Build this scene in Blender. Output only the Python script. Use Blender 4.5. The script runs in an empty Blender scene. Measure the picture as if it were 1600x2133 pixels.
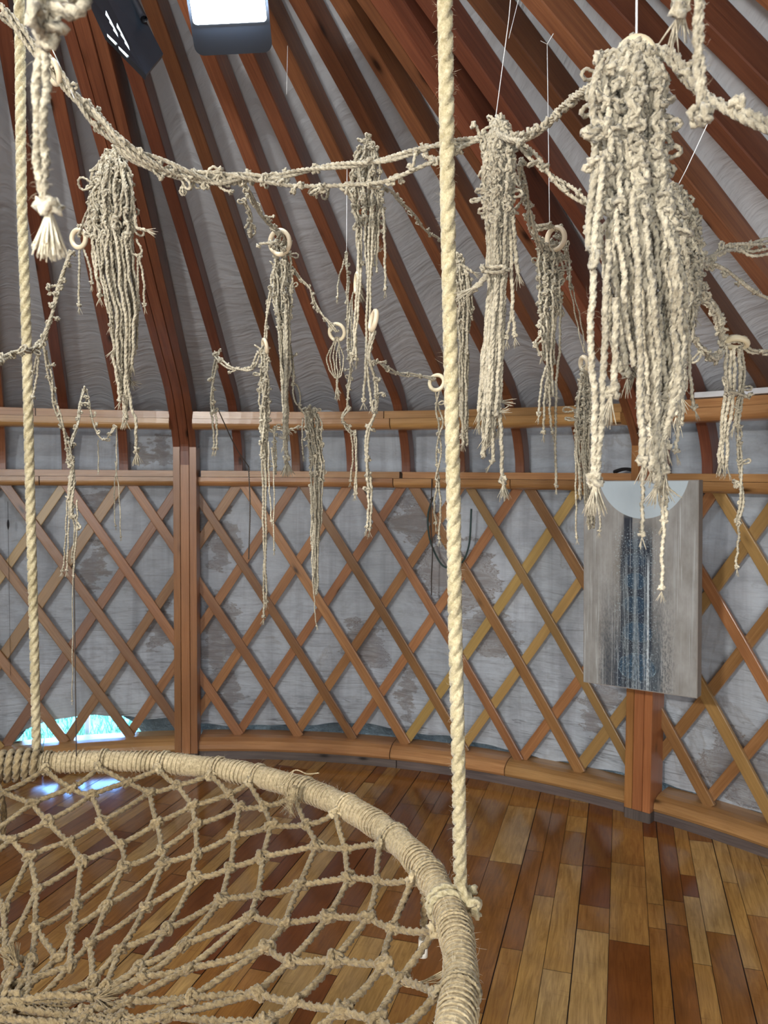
import bpy, math, random
import numpy as np
random.seed(7); rng=np.random.default_rng(7)
C=bpy.context.scene.collection
PI=math.pi
# ------------------------------------------------------------------ camera
FPX=1700.0; PITCH=.0479; ROLL=-.0066; CAM=np.array([0,0,1.5])
cp,sp=math.cos(PITCH),math.sin(PITCH); cr,sr=math.cos(ROLL),math.sin(ROLL)
F=np.array([0,cp,-sp]); U0=np.array([0,sp,cp]); R0=np.array([1.,0,0])
RV=cr*R0-sr*U0; UV_=sr*R0+cr*U0
def ray(px,py): return F+RV*(px-800)/FPX-UV_*(py-1066.5)/FPX
def P(px,py,d): return CAM+ray(px,py)*d
CX,CY=-.756,1.275                      # yurt axis
RW=2.996; DEL=2*PI/64; PHI0=-.0963
def az(k): return PHI0+k*DEL
def cyl(r,a,z): return np.array([CX+r*math.sin(a),CY+r*math.cos(a),z])
def on_wall(px,py,r):                  # ray against the round wall
    d=ray(px,py); o=CAM-np.array([CX,CY,0])
    a=d[0]**2+d[1]**2; b=2*(d[0]*o[0]+d[1]*o[1]); c=o[0]**2+o[1]**2-r*r
    t=(-b+math.sqrt(b*b-4*a*c))/(2*a); q=CAM+d*t
    return q, math.atan2(q[0]-CX,q[1]-CY), q[2]
cam=bpy.data.cameras.new('camera'); co=bpy.data.objects.new('camera',cam); C.objects.link(co)
from mathutils import Matrix, Vector
M=Matrix(((RV[0],UV_[0],-F[0],CAM[0]),(RV[1],UV_[1],-F[1],CAM[1]),(RV[2],UV_[2],-F[2],CAM[2]),(0,0,0,1)))
co.matrix_world=M; cam.sensor_fit='HORIZONTAL'; cam.sensor_width=36; cam.lens=36*FPX/1600
cam.clip_start=.02; cam.dof.use_dof=True; cam.dof.focus_distance=1.4; cam.dof.aperture_fstop=18
bpy.context.scene.camera=co
# ------------------------------------------------------------------ materials
def mat(name):
    m=bpy.data.materials.new(name); m.use_nodes=True; nt=m.node_tree
    b=nt.nodes['Principled BSDF']; return m,nt,b
def N(nt,t,**kw):
    n=nt.nodes.new(t)
    for k,v in kw.items():
        if k.startswith('i_'):
            key=k[2:]; key=int(key) if key.isdigit() else key.replace('_',' ')
            n.inputs[key].default_value=v
        else: setattr(n,k,v)
    return n
def L(nt,a,b): nt.links.new(a,b)
def ramp(nt,fac,stops,interp='LINEAR'):
    r=N(nt,'ShaderNodeValToRGB'); r.color_ramp.interpolation=interp; e=r.color_ramp.elements
    while len(e)<len(stops): e.new(.5)
    for el,(p,c) in zip(e,stops): el.position=p; el.color=(*c,1) if len(c)==3 else c
    L(nt,fac,r.inputs[0]); return r.outputs[0]
def mixc(nt,fac,a,b,mode='MIX'):
    m=N(nt,'ShaderNodeMix',data_type='RGBA',blend_type=mode)
    if isinstance(fac,(int,float)): m.inputs[0].default_value=fac
    else: L(nt,fac,m.inputs[0])
    for v,i in((a,6),(b,7)):
        if isinstance(v,tuple): m.inputs[i].default_value=(*v,1) if len(v)==3 else v
        else: L(nt,v,m.inputs[i])
    return m.outputs[2]
def math_(nt,op,a,b=0.,c=None):
    m=N(nt,'ShaderNodeMath',operation=op)
    for i,v in enumerate([a,b]+([c] if c is not None else [])):
        if isinstance(v,(int,float)): m.inputs[i].default_value=v
        else: L(nt,v,m.inputs[i])
    return m.outputs[0]
def mapping(nt,src,scale=(1,1,1),loc=(0,0,0),rot=(0,0,0)):
    mp=N(nt,'ShaderNodeMapping'); mp.inputs['Scale'].default_value=scale
    mp.inputs['Location'].default_value=loc; mp.inputs['Rotation'].default_value=rot
    L(nt,src,mp.inputs[0]); return mp.outputs[0]
def noise(nt,vec,scale,detail=4,rough=.55,dist=0.):
    n=N(nt,'ShaderNodeTexNoise'); n.inputs['Scale'].default_value=scale; n.inputs['Detail'].default_value=detail
    n.inputs['Roughness'].default_value=rough; n.inputs['Distortion'].default_value=dist
    L(nt,vec,n.inputs['Vector']); return n.outputs[0]
def bump(nt,b,h,strength,dist=.01):
    n=N(nt,'ShaderNodeBump'); n.inputs['Strength'].default_value=strength; n.inputs['Distance'].default_value=dist
    L(nt,h,n.inputs['Height']); L(nt,n.outputs[0],b.inputs['Normal'])
def wood(name,dark,light,gloss=.35,knots=True,tone=.35,yellow=None):
    """grain runs along UV u (metres); every object gets its own tone"""
    m,nt,b=mat(name)
    tc=N(nt,'ShaderNodeTexCoord'); oi=N(nt,'ShaderNodeObjectInfo')
    rnd=oi.outputs['Random']
    cb=N(nt,'ShaderNodeCombineXYZ'); L(nt,math_(nt,'MULTIPLY',rnd,37.),cb.inputs[0]); L(nt,math_(nt,'MULTIPLY',rnd,91.),cb.inputs[1]); L(nt,math_(nt,'MULTIPLY',rnd,13.),cb.inputs[2])
    va=N(nt,'ShaderNodeVectorMath',operation='ADD'); L(nt,tc.outputs['UV'],va.inputs[0]); L(nt,cb.outputs[0],va.inputs[1])
    v=va.outputs[0]
    g1=noise(nt,mapping(nt,v,(1.6,38,1)),1.6,5,.6,1.2)
    g2=noise(nt,mapping(nt,v,(3,150,1)),2,3,.6)
    g3=noise(nt,mapping(nt,v,(1.3,3,1)),1.5,2)
    base=ramp(nt,math_(nt,'ADD',math_(nt,'MULTIPLY',g1,.6),math_(nt,'MULTIPLY',g2,.4)),[(.3,dark),(.68,light)])
    base=mixc(nt,ramp(nt,g3,[(.4,(0,0,0)),(.7,(.5,.5,.5))]),base,tuple(c*.62 for c in dark),'MIX')
    if yellow:
        f=ramp(nt,rnd,[(.80,(0,0,0)),(.86,(.75,.75,.75))])
        base=mixc(nt,f,base,mixc(nt,g1,tuple(c*.6 for c in yellow),yellow))
    hs=N(nt,'ShaderNodeHueSaturation'); L(nt,base,hs.inputs['Color'])
    L(nt,math_(nt,'ADD',math_(nt,'MULTIPLY',math_(nt,'FRACT',math_(nt,'MULTIPLY',rnd,7.77)),tone),1-tone/2),hs.inputs['Value'])
    L(nt,math_(nt,'ADD',math_(nt,'MULTIPLY',math_(nt,'FRACT',math_(nt,'MULTIPLY',rnd,3.31)),.016),.492),hs.inputs['Hue'])
    col=hs.outputs[0]
    if knots:
        vo=N(nt,'ShaderNodeTexVoronoi'); vo.inputs['Scale'].default_value=1; L(nt,mapping(nt,v,(3.2,9,1)),vo.inputs['Vector'])
        k=ramp(nt,vo.outputs['Distance'],[(.05,(1,1,1)),(.11,(.25,.25,.25)),(.17,(0,0,0))])
        col=mixc(nt,k,col,tuple(c*.22 for c in dark))
    L(nt,col,b.inputs['Base Color'])
    b.inputs['Roughness'].default_value=gloss; b.inputs['Specular IOR Level'].default_value=.5
    b.inputs['Coat Weight'].default_value=.25; b.inputs['Coat Roughness'].default_value=.2
    bump(nt,b,g2,.25,.002)
    return m
W_RAFT=wood('rafter_pine',(.135,.042,.022),(.31,.115,.052),.42,tone=.7)
W_LATH=wood('lath_pine',(.28,.115,.04),(.50,.25,.10),.34,tone=.6,yellow=(.60,.40,.13))
W_RAIL=wood('rail_pine',(.36,.165,.055),(.64,.36,.145),.28,tone=.3)
W_POST=wood('post_pine',(.34,.125,.04),(.54,.235,.085),.34,tone=.3)
W_GREY=wood('weathered_kerb',(.075,.055,.05),(.22,.17,.145),.65,tone=.25)
W_RING=wood('macrame_ring_wood',(.62,.5,.33),(.8,.68,.47),.5,knots=False,tone=.2)
W_FRAME=wood('stretcher_wood',(.16,.12,.09),(.26,.2,.15),.6,knots=False)
def jute(name,c1,c2,scale=160):
    m,nt,b=mat(name); tc=N(nt,'ShaderNodeTexCoord'); oi=N(nt,'ShaderNodeObjectInfo')
    v=tc.outputs['Object']
    n1=noise(nt,v,scale,3,.7); n2=noise(nt,v,9,3)
    col=ramp(nt,math_(nt,'ADD',math_(nt,'MULTIPLY',n1,.65),math_(nt,'MULTIPLY',n2,.35)),[(.34,c1),(.64,c2)])
    hs=N(nt,'ShaderNodeHueSaturation'); L(nt,col,hs.inputs['Color'])
    L(nt,math_(nt,'ADD',math_(nt,'MULTIPLY',oi.outputs['Random'],.3),.85),hs.inputs['Value'])
    L(nt,hs.outputs[0],b.inputs['Base Color']); b.inputs['Roughness'].default_value=.9
    b.inputs['Specular IOR Level'].default_value=.15
    b.inputs['Sheen Weight'].default_value=.25; b.inputs['Sheen Roughness'].default_value=.5
    bump(nt,b,noise(nt,v,520,2,.7),.8,.0012)
    return m
J_MAC=jute('hemp_cord',(.22,.18,.12),(.62,.545,.40))
J_SWING=jute('manila_rope',(.42,.34,.18),(.82,.71,.46))
J_NET=jute('net_rope',(.165,.115,.055),(.46,.345,.185))
J_WRAP=jute('hoop_wrap',(.25,.185,.095),(.66,.53,.32))
J_FRAY=jute('frayed_fibre',(.55,.47,.32),(.86,.78,.6))
def simple(name,col,rough=.5,metal=0,emit=None,es=0):
    m,nt,b=mat(name)
    tc=N(nt,'ShaderNodeTexCoord'); n=noise(nt,tc.outputs['Object'],25,3)
    L(nt,mixc(nt,n,tuple(c*.85 for c in col),tuple(min(1,c*1.12) for c in col)),b.inputs['Base Color'])
    b.inputs['Roughness'].default_value=rough; b.inputs['Metallic'].default_value=metal
    if emit: b.inputs['Emission Color'].default_value=(*emit,1); b.inputs['Emission Strength'].default_value=es
    return m
M_BLACK=simple('black_plastic',(.007,.009,.013),.5)
M_PANEL=simple('panel_glass',(.012,.016,.022),.3)
M_LED=simple('led_face',(.9,.95,1),.3,0,(.86,.94,1),26)
M_REFLECTION=simple('pale_reflection',(.75,.86,.9),.3)
M_THREAD=simple('white_thread',(.8,.8,.78),.6)
M_CABLE=simple('green_cable',(.02,.055,.05),.5)
M_WIRE=simple('brown_wire',(.06,.045,.035),.7)
M_WHITE=simple('white_strip',(.8,.8,.8),.5)
M_CLOTH=simple('dark_cloth',(.012,.012,.014),.9)
M_CAP=simple('white_cap',(.8,.78,.7),.4)
M_FENCE=simple('pink_post',(.5,.33,.3),.7)
# canvas of the roof
STAINS=[(452,1120,45,100),(455,1330,45,150),(470,1450,40,60),(865,1085,65,70),(848,1440,25,90),(955,1200,110,110),(1030,1320,70,60),(1245,1480,45,60),(1540,1600,95,80),(205,1050,35,35),(195,1190,30,100),(300,935,80,22),(352,930,28,40),(760,1330,60,70),(330,1300,50,60)]
def canvas(name,wall):
    m,nt,b=mat(name); tc=N(nt,'ShaderNodeTexCoord'); v=tc.outputs['UV']   # UV: u metres along the ring, v metres up
    n1=noise(nt,v,1.6,4); n2=noise(nt,mapping(nt,v,(1,7,1)),3.,4,.6,.6)
    if wall: col=ramp(nt,n1,[(.3,(.47,.51,.545)),(.7,(.68,.73,.79))])
    else: col=ramp(nt,n1,[(.3,(.44,.455,.48)),(.7,(.56,.575,.60))])
    weave=noise(nt,mapping(nt,v,(60,400,1)),3,2)
    wr=noise(nt,mapping(nt,v,(1.3,7,1) if wall else (1.2,3.5,1)),2.2,4,.5,1.2)
    wr2=noise(nt,mapping(nt,v,(3,30,1) if wall else (3,12,1)),1.3,3,.6,1.5)
    if wall:
        # brown water marks: thin dark tide lines with pale centres, fading blotches
        w1=noise(nt,mapping(nt,v,(1.35,.8,1)),1.9,6,.6,.8)
        zone=ramp(nt,noise(nt,mapping(nt,v,(1,.3,1),(3.1,0,0)),1.05,1),[(.5,(0,0,0)),(.56,(1,1,1))])
        line=ramp(nt,w1,[(.53,(0,0,0)),(.56,(1,1,1)),(.575,(.45,.45,.45)),(.68,(.12,.12,.12)),(.8,(0,0,0))])
        f=math_(nt,'MULTIPLY',line,math_(nt,'MULTIPLY',zone,.35))
        col=mixc(nt,f,col,(.17,.105,.05))
        tot=0.
        nz_=N(nt,'ShaderNodeTexNoise'); nz_.inputs['Scale'].default_value=3.4; nz_.inputs['Detail'].default_value=5; nz_.inputs['Roughness'].default_value=.7; L(nt,mapping(nt,v,(1,2.2,1)),nz_.inputs['Vector'])
        sb=N(nt,'ShaderNodeVectorMath',operation='SUBTRACT'); L(nt,nz_.outputs['Color'],sb.inputs[0]); sb.inputs[1].default_value=(.5,.5,.5)
        scl=N(nt,'ShaderNodeVectorMath',operation='MULTIPLY'); L(nt,sb.outputs[0],scl.inputs[0]); scl.inputs[1].default_value=(.55,.35,0)
        vd_=N(nt,'ShaderNodeVectorMath',operation='ADD'); L(nt,v,vd_.inputs[0]); L(nt,scl.outputs[0],vd_.inputs[1]); vw=vd_.outputs[0]
        for (x_,y_,rx,ry) in STAINS:
            _,a_,z_=on_wall(x_,y_,3.075); mp=mapping(nt,vw,(1/(rx*.0026),1/(ry*.0026),1),(-a_*3.07/(rx*.0026),-z_/(ry*.0026),0))
            ln=N(nt,'ShaderNodeVectorMath',operation='LENGTH'); L(nt,mp,ln.inputs[0])
            e_=N(nt,'ShaderNodeMapRange',interpolation_type='SMOOTHSTEP'); L(nt,ln.outputs['Value'],e_.inputs[0]); e_.inputs[1].default_value=1.25; e_.inputs[2].default_value=.35
            tot=math_(nt,'MAXIMUM',tot,e_.outputs[0])
        w3=noise(nt,mapping(nt,v,(2.6,11,1),(2,2,0)),1.7,7,.68,1.5)
        f2=math_(nt,'MULTIPLY',math_(nt,'ADD',w3,math_(nt,'MULTIPLY',tot,.38)),tot)
        st=ramp(nt,f2,[(.42,(0,0,0)),(.50,(.35,.35,.35)),(.535,(.95,.95,.95)),(.58,(.45,.45,.45)),(.64,(.25,.25,.25)),(.68,(.85,.85,.85)),(.74,(.4,.4,.4)),(.9,(.7,.7,.7))])
        col=mixc(nt,math_(nt,'MULTIPLY',st,.85),col,(.17,.105,.055))
        g=noise(nt,mapping(nt,v,(9,.55,1)),1.2,4,.6,.5)           # vertical grey run marks
        col=mixc(nt,math_(nt,'MULTIPLY',ramp(nt,g,[(.48,(0,0,0)),(.72,(1,1,1))]),.5),col,(.22,.22,.25))
        ydir=N(nt,'ShaderNodeSeparateXYZ'); L(nt,v,ydir.inputs[0])
        low=ramp(nt,ydir.outputs[1],[(.2,(1,1,1)),(.9,(0,0,0))])
        cr_=ramp(nt,noise(nt,mapping(nt,v,(1.6,26,1)),1.1,3,.55,1.8),[(.57,(0,0,0)),(.6,(1,1,1)),(.63,(0,0,0))])
        col=mixc(nt,math_(nt,'MULTIPLY',math_(nt,'MULTIPLY',cr_,low),.75),col,(.14,.14,.15))  # dark crease lines: fold shade mixed into the lower canvas colour
        pt_=noise(nt,mapping(nt,v,(2.5,4,1),(7,1,0)),2.2,7,.72,.6); col=mixc(nt,math_(nt,'MULTIPLY',ramp(nt,pt_,[(.45,(0,0,0)),(.64,(1,1,1))]),.34),col,(.24,.25,.28))
        mo=ramp(nt,noise(nt,mapping(nt,v,(3,3,1),(9,4,0)),2.,6,.75),[(.60,(0,0,0)),(.72,(1,1,1))])
        col=mixc(nt,math_(nt,'MULTIPLY',mo,.3),col,(.14,.12,.08))
    else:
        mo=ramp(nt,noise(nt,mapping(nt,v,(1,.6,1),(5,0,0)),1.4,5,.7),[(.60,(0,0,0)),(.75,(1,1,1))])
        col=mixc(nt,math_(nt,'MULTIPLY',mo,.35),col,(.27,.25,.2))
    L(nt,col,b.inputs['Base Color']); b.inputs['Roughness'].default_value=.82
    b.inputs['Specular IOR Level'].default_value=.25
    h=math_(nt,'ADD',math_(nt,'MULTIPLY',wr,1.),math_(nt,'MULTIPLY',wr2,.22))
    h=math_(nt,'ADD',h,math_(nt,'MULTIPLY',weave,.015))
    if not wall:
        sy=N(nt,'ShaderNodeSeparateXYZ'); L(nt,v,sy.inputs[0]); mk=N(nt,'ShaderNodeMapRange'); L(nt,sy.outputs[1],mk.inputs[0]); mk.inputs[1].default_value=1.5; mk.inputs[2].default_value=2.8
        pk=noise(nt,mapping(nt,v,(4,26,1)),1.6,3,.5,.8); h=math_(nt,'ADD',h,math_(nt,'MULTIPLY',math_(nt,'MULTIPLY',pk,mk.outputs[0]),.75))
    bump(nt,b,h,.7 if wall else .42,.03)
    return m
M_ROOF=canvas('roof_canvas',False); M_WALL=canvas('wall_canvas',True)
m,nt,b=mat('grey_felt'); tc=N(nt,'ShaderNodeTexCoord')
n=noise(nt,tc.outputs['Object'],7,6,.75); L(nt,ramp(nt,n,[(.35,(.02,.022,.024)),(.7,(.13,.135,.13))]),b.inputs['Base Color']); b.inputs['Roughness'].default_value=.95
bump(nt,b,noise(nt,tc.outputs['Object'],60,4,.7),.9,.01); M_FELT=m
# floor boards
m,nt,b=mat('laminate_strips'); tc=N(nt,'ShaderNodeTexCoord'); at=N(nt,'ShaderNodeAttribute',attribute_name='tone')
sep=N(nt,'ShaderNodeSeparateColor'); L(nt,at.outputs['Color'],sep.inputs[0])
cb=N(nt,'ShaderNodeCombineXYZ'); L(nt,math_(nt,'MULTIPLY',sep.outputs[1],50.),cb.inputs[0]); L(nt,math_(nt,'MULTIPLY',sep.outputs[0],31.),cb.inputs[1])
va=N(nt,'ShaderNodeVectorMath',operation='ADD'); L(nt,tc.outputs['UV'],va.inputs[0]); L(nt,cb.outputs[0],va.inputs[1]); v=va.outputs[0]
g1=noise(nt,mapping(nt,v,(1.6,16,1)),1.7,6,.66,2.2); g2=noise(nt,mapping(nt,v,(5,90,1)),2,3,.6,.5); g3=noise(nt,mapping(nt,v,(1.4,5,1),(8,8,0)),2,3,.6,.8)
tone=ramp(nt,sep.outputs[0],[(0,(.20,.058,.014)),(.2,(.29,.11,.024)),(.55,(.44,.205,.048)),(.8,(.58,.33,.095)),(1,(.68,.44,.17))])
f=math_(nt,'ADD',math_(nt,'MULTIPLY',g1,.7),math_(nt,'MULTIPLY',g2,.3))
c=mixc(nt,ramp(nt,f,[(.35,(1,1,1)),(.62,(0,0,0))]),tone,mixc(nt,.55,tone,(.10,.03,.008)))
c=mixc(nt,ramp(nt,g3,[(.58,(0,0,0)),(.75,(.65,.65,.65))]),c,mixc(nt,.6,tone,(.06,.022,.008)))
# crosswise saw flecks
fl=noise(nt,mapping(nt,v,(60,3,1)),2,4,.7,.8)
c=mixc(nt,math_(nt,'MULTIPLY',ramp(nt,fl,[(.62,(0,0,0)),(.7,(1,1,1))]),.3),c,(.09,.035,.015))
L(nt,c,b.inputs['Base Color']); b.inputs['Roughness'].default_value=.2
L(nt,math_(nt,'ADD',math_(nt,'MULTIPLY',g1,.10),.07),b.inputs['Roughness'])
b.inputs['Specular IOR Level'].default_value=.5
bump(nt,b,g2,.12,.001); M_FLOOR=m
m,nt,b=mat('grass_green'); tc=N(nt,'ShaderNodeTexCoord')
L(nt,ramp(nt,noise(nt,tc.outputs['Object'],5,6,.8),[(.3,(.16,.30,.16)),(.6,(.32,.50,.30)),(.75,(.6,.7,.5))]),b.inputs['Base Color']); b.inputs['Roughness'].default_value=.8; M_GRASS=m
# ------------------------------------------------------------------ mesh helpers
def make(name,verts,faces,m,parent=None,uv=None,smooth=False,attr=None):
    me=bpy.data.meshes.new(name); verts=np.asarray(verts,dtype=np.float32)
    if isinstance(faces,np.ndarray):
        nf,k=faces.shape
        me.vertices.add(len(verts)); me.vertices.foreach_set('co',verts.ravel())
        me.loops.add(nf*k); me.loops.foreach_set('vertex_index',faces.astype(np.int32).ravel())
        me.polygons.add(nf); me.polygons.foreach_set('loop_start',np.arange(0,nf*k,k,dtype=np.int32))
        me.update(calc_edges=True); me.validate()
    else: me.from_pydata([tuple(map(float,q)) for q in verts],[],faces)
    if uv is not None:
        l=me.uv_layers.new(name='UVMap'); idx=np.zeros(len(me.loops),dtype=np.int32); me.loops.foreach_get('vertex_index',idx)
        l.data.foreach_set('uv',np.asarray(uv,dtype=np.float32)[idx].ravel())
    me.polygons.foreach_set('use_smooth',np.full(len(me.polygons),bool(smooth)))
    if attr is not None:
        a=me.color_attributes.new(name='tone',type='FLOAT_COLOR',domain='CORNER')
        a.data.foreach_set('color',np.asarray(attr,dtype=np.float32).ravel())
    me.materials.append(m); me.update()
    o=bpy.data.objects.new(name,me); C.objects.link(o)
    if parent is not None: o.parent=parent; o.matrix_parent_inverse=parent.matrix_world.inverted() if False else Matrix.Translation(-Vector(parent.location))
    return o
def empty(name,loc,label,cat,group=None):
    o=bpy.data.objects.new(name,None); C.objects.link(o); o.location=tuple(map(float,loc)); o.empty_display_size=.05
    return tag(o,label,cat,group)
def tag(o,label,cat,group=None,kind=None):
    if label: o['label']=label
    if cat: o['category']=cat
    if group: o['group']=group
    if kind: o['kind']=kind
    return o
def struct(o): o['kind']='structure'; return o
class MB:
    def __init__(s): s.v=[];s.f=[];s.uv=[];s.n=0
    def add(s,v,f,uv=None):
        v=np.asarray(v,dtype=float); s.v.append(v); s.f.append(np.asarray(f)+s.n); s.n+=len(v)
        s.uv.append(np.zeros((len(v),2)) if uv is None else np.asarray(uv))
    def build(s,name,m,parent=None,smooth=True,uv=True):
        if not s.v: return None
        return make(name,np.concatenate(s.v),np.concatenate(s.f),m,parent,np.concatenate(s.uv) if uv else None,smooth)
def resample(p,step):
    p=np.asarray(p,dtype=float); seg=np.linalg.norm(np.diff(p,axis=0),axis=1); s=np.r_[0,np.cumsum(seg)]
    n=max(2,int(s[-1]/step)+1); t=np.linspace(0,s[-1],n)
    return np.stack([np.interp(t,s,p[:,i]) for i in range(3)],1)
def smoothp(p,n=8):
    """Catmull-Rom through the points"""
    p=np.asarray(p,dtype=float)
    if len(p)<3: return p[0]+(p[1]-p[0])*np.linspace(0,1,n+1)[:,None]
    q=np.vstack([2*p[0]-p[1],p,2*p[-1]-p[-2]]); out=[]
    for i in range(1,len(q)-2):
        for t in np.linspace(0,1,n,endpoint=False):
            a,b_,c_,d_=q[i-1],q[i],q[i+1],q[i+2]
            out.append(.5*((2*b_)+(-a+c_)*t+(2*a-5*b_+4*c_-d_)*t*t+(-a+3*b_-3*c_+d_)*t**3))
    out.append(p[-1]); return np.array(out)
def frames(p):
    t=np.gradient(p,axis=0); t/=np.linalg.norm(t,axis=1,keepdims=True)+1e-12
    n=np.zeros_like(p); a=np.array([1.,0,0]) if abs(t[0][0])<.8 else np.array([0,1.,0])
    u=a-t[0]*(a@t[0]); u/=np.linalg.norm(u); n[0]=u
    for i in range(1,len(p)):
        u=n[i-1]-t[i]*(n[i-1]@t[i]); n[i]=u/(np.linalg.norm(u)+1e-12)
    return t,n,np.cross(t,n)
def cord(mb,p,r,lobes=3,step=None,twist=True,taper=None,sides=None,raw=False):
    """a laid rope: lobed section turning along the path"""
    if step is None: step=r*1.15
    p=np.asarray(p,float) if raw else resample(p,step)
    if len(p)<2: return
    t,n,b_=frames(p)
    if sides is None: sides=9 if r>.0028 else 6
    th=np.arange(sides)*2*PI/sides
    if twist:
        s=np.r_[0,np.cumsum(np.linalg.norm(np.diff(p,axis=0),axis=1))]
        ph=s/(r*8.)*2*PI
        lob=np.where(np.arange(sides)%(sides//3)==0,.55,1.06)
        if sides==6: lob=np.array([.66,1.05]*3)
        rr=r*lob[None,:]*np.ones((len(p),1)); A=th[None,:]+ph[:,None]
    else: rr=r*np.ones((len(p),sides)); A=th[None,:]+0*p[:,:1]
    if taper is not None: rr=rr*np.interp(np.linspace(0,1,len(p)),*taper)[:,None]
    V=p[:,None,:]+rr[...,None]*(np.cos(A)[...,None]*n[:,None,:]+np.sin(A)[...,None]*b_[:,None,:])
    k=len(p); i=np.arange(k-1)[:,None]*sides; j=np.arange(sides)[None,:]; j2=(j+1)%sides
    f=np.stack([i+j,i+j2,i+sides+j2,i+sides+j],-1).reshape(-1,4)
    V=V.reshape(-1,3); base=len(V); V=np.vstack([V,p[0],p[-1]])
    j=np.arange(sides); j2=(j+1)%sides
    c0=np.stack([np.full(sides,base),j2,j,np.full(sides,base)],-1)
    # caps as degenerate-free tris -> use small quads by merging pairs
    caps=[]
    for st,ce in((0,base),((k-1)*sides,base+1)):
        for q in range(0,sides-1,2): caps.append([st+q,st+(q+1)%sides,st+(q+2)%sides,ce])
    f=np.vstack([f,np.array(caps)])
    mb.add(V,f,np.zeros((len(V),2)))
def fuzz(mb,p,r,n,ln=.012,w=.00025):
    """loose fibres standing off a rope"""
    p=resample(p,max(r,.003)); t,nn,bb=frames(p)
    for _ in range(int(n)):
        i=rng.integers(len(p)); a=rng.random()*2*PI; o=math.cos(a)*nn[i]+math.sin(a)*bb[i]
        l=ln*(.4+rng.random()); side=t[i]*rng.normal(0,.7)
        q0=p[i]+o*r*.85; q1=q0+(o+side*.6)*l*.5; q2=q1+(o*.5+side+rng.normal(0,.35,3))*l*.5
        ax=np.cross(o,t[i])*w; az_=t[i]*w
        V=[q0-ax,q0+ax,q0+az_,q1-ax,q1+ax,q1+az_,q2,q2+ax*.3,q2+az_*.3]
        mb.add(V,[[0,1,4,3],[1,2,5,4],[2,0,3,5],[3,4,7,6],[4,5,8,7],[5,3,6,8]])
def knot_pts(c,s,rot=None,n=26):
    t=np.linspace(0,2*PI,n); q=np.stack([np.sin(t)+2*np.sin(2*t),np.cos(t)-2*np.cos(2*t),-1.3*np.sin(3*t)],1)*s/3
    if rot is None:
        a,_=np.linalg.qr(rng.normal(size=(3,3))); q=q@a
    else: q=q@rot
    return q+c
def knot(mb,c,r,size=2.0): cord(mb,knot_pts(np.asarray(c),r*size),r*.85,step=r*1.1,sides=6)
def loop(mb,c,r,direction,length,width=None):
    d=np.asarray(direction,float); d/=np.linalg.norm(d); w=np.cross(d,rng.normal(size=3)); w/=np.linalg.norm(w)
    width=width or length*.42; t=np.linspace(0,1,15)
    p=np.array(c)+d[None]*(np.sin(PI*t)*length)[:,None]+w[None]*(np.sin(2*PI*t)*width*.6)[:,None]
    cord(mb,p,r*.8,sides=6,raw=False)
def fray(mb,p,r,down=(0,0,-1),ln=.03,n=16,spread=.5):
    d=np.asarray(down,float)
    for _ in range(n):
        o=rng.normal(0,1,3); o-=d*(o@d); o/=np.linalg.norm(o)+1e-9; k=rng.random()
        q=[p,p+d*ln*.4+o*r*.9*k,p+d*ln*(.8+.3*rng.random())+o*(r*1.0+ln*spread*.5)*k]
        cord(mb,smoothp(q,3),r*.22,sides=3,step=ln/4,twist=False,taper=([0,1],[1,.35]))
def torus(mb,c,R,r,axis,nu=28,nv=8):
    axis=np.asarray(axis,float); axis/=np.linalg.norm(axis); a=np.cross(axis,[.3,.5,.8]); a/=np.linalg.norm(a); b_=np.cross(axis,a)
    u=np.arange(nu)*2*PI/nu; v=np.arange(nv)*2*PI/nv
    V=np.array([c+(R+r*math.cos(y))*(math.cos(x)*a+math.sin(x)*b_)+r*math.sin(y)*axis for x in u for y in v])
    f=[[i*nv+j,((i+1)%nu)*nv+j,((i+1)%nu)*nv+(j+1)%nv,i*nv+(j+1)%nv] for i in range(nu) for j in range(nv)]
    uv=[(x*R,y*r) for x in u for y in v]; mb.add(V,f,uv)
def sweep(mb,p,wv,dv,w,d,bev=.12,prof=None):
    """rectangular bar with eased edges: p centre line, wv/dv unit side vectors"""
    p=np.asarray(p,float); k=len(p)
    wv=np.broadcast_to(wv,p.shape); dv=np.broadcast_to(dv,p.shape)
    w=np.broadcast_to(w,(k,)); d=np.broadcast_to(d,(k,))
    e=bev
    base=np.array([(-1+e,-1),(1-e,-1),(1,-1+e),(1,1-e),(1-e,1),(-1+e,1),(-1,1-e),(-1,-1+e)]) if prof is None else np.asarray(prof,float)
    n=len(base); V=p[:,None]+base[None,:,:1]*(w/2)[:,None,None]*wv[:,None]+base[None,:,1:]*(d/2)[:,None,None]*dv[:,None]
    s=np.r_[0,np.cumsum(np.linalg.norm(np.diff(p,axis=0),axis=1))]
    per=np.r_[0,np.cumsum(np.linalg.norm(np.diff(np.vstack([base*[w[0]/2,d[0]/2]]),axis=0),axis=1))]
    uv=np.stack(np.broadcast_arrays(s[:,None],per[None,:]),-1).reshape(-1,2)
    i=np.arange(k-1)[:,None]*n; j=np.arange(n)[None,:]; j2=(j+1)%n
    f=np.stack([i+j,i+j2,i+n+j2,i+n+j],-1).reshape(-1,4)
    caps=[]
    for st in(0,(k-1)*n):
        for q in range(1,n-2,2): caps.append([st,st+q,st+q+1,st+q+2])
    mb.add(V.reshape(-1,3),np.vstack([f,np.array(caps)]),uv)
def box(mb,c,ax,ay,az_,sx,sy,sz,bev=.08):
    c=np.asarray(c,float); az_=np.asarray(az_,float)
    sweep(mb,[c-az_*sz/2,c+az_*sz/2],np.asarray(ax,float),np.asarray(ay,float),sx,sy,bev)
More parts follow.
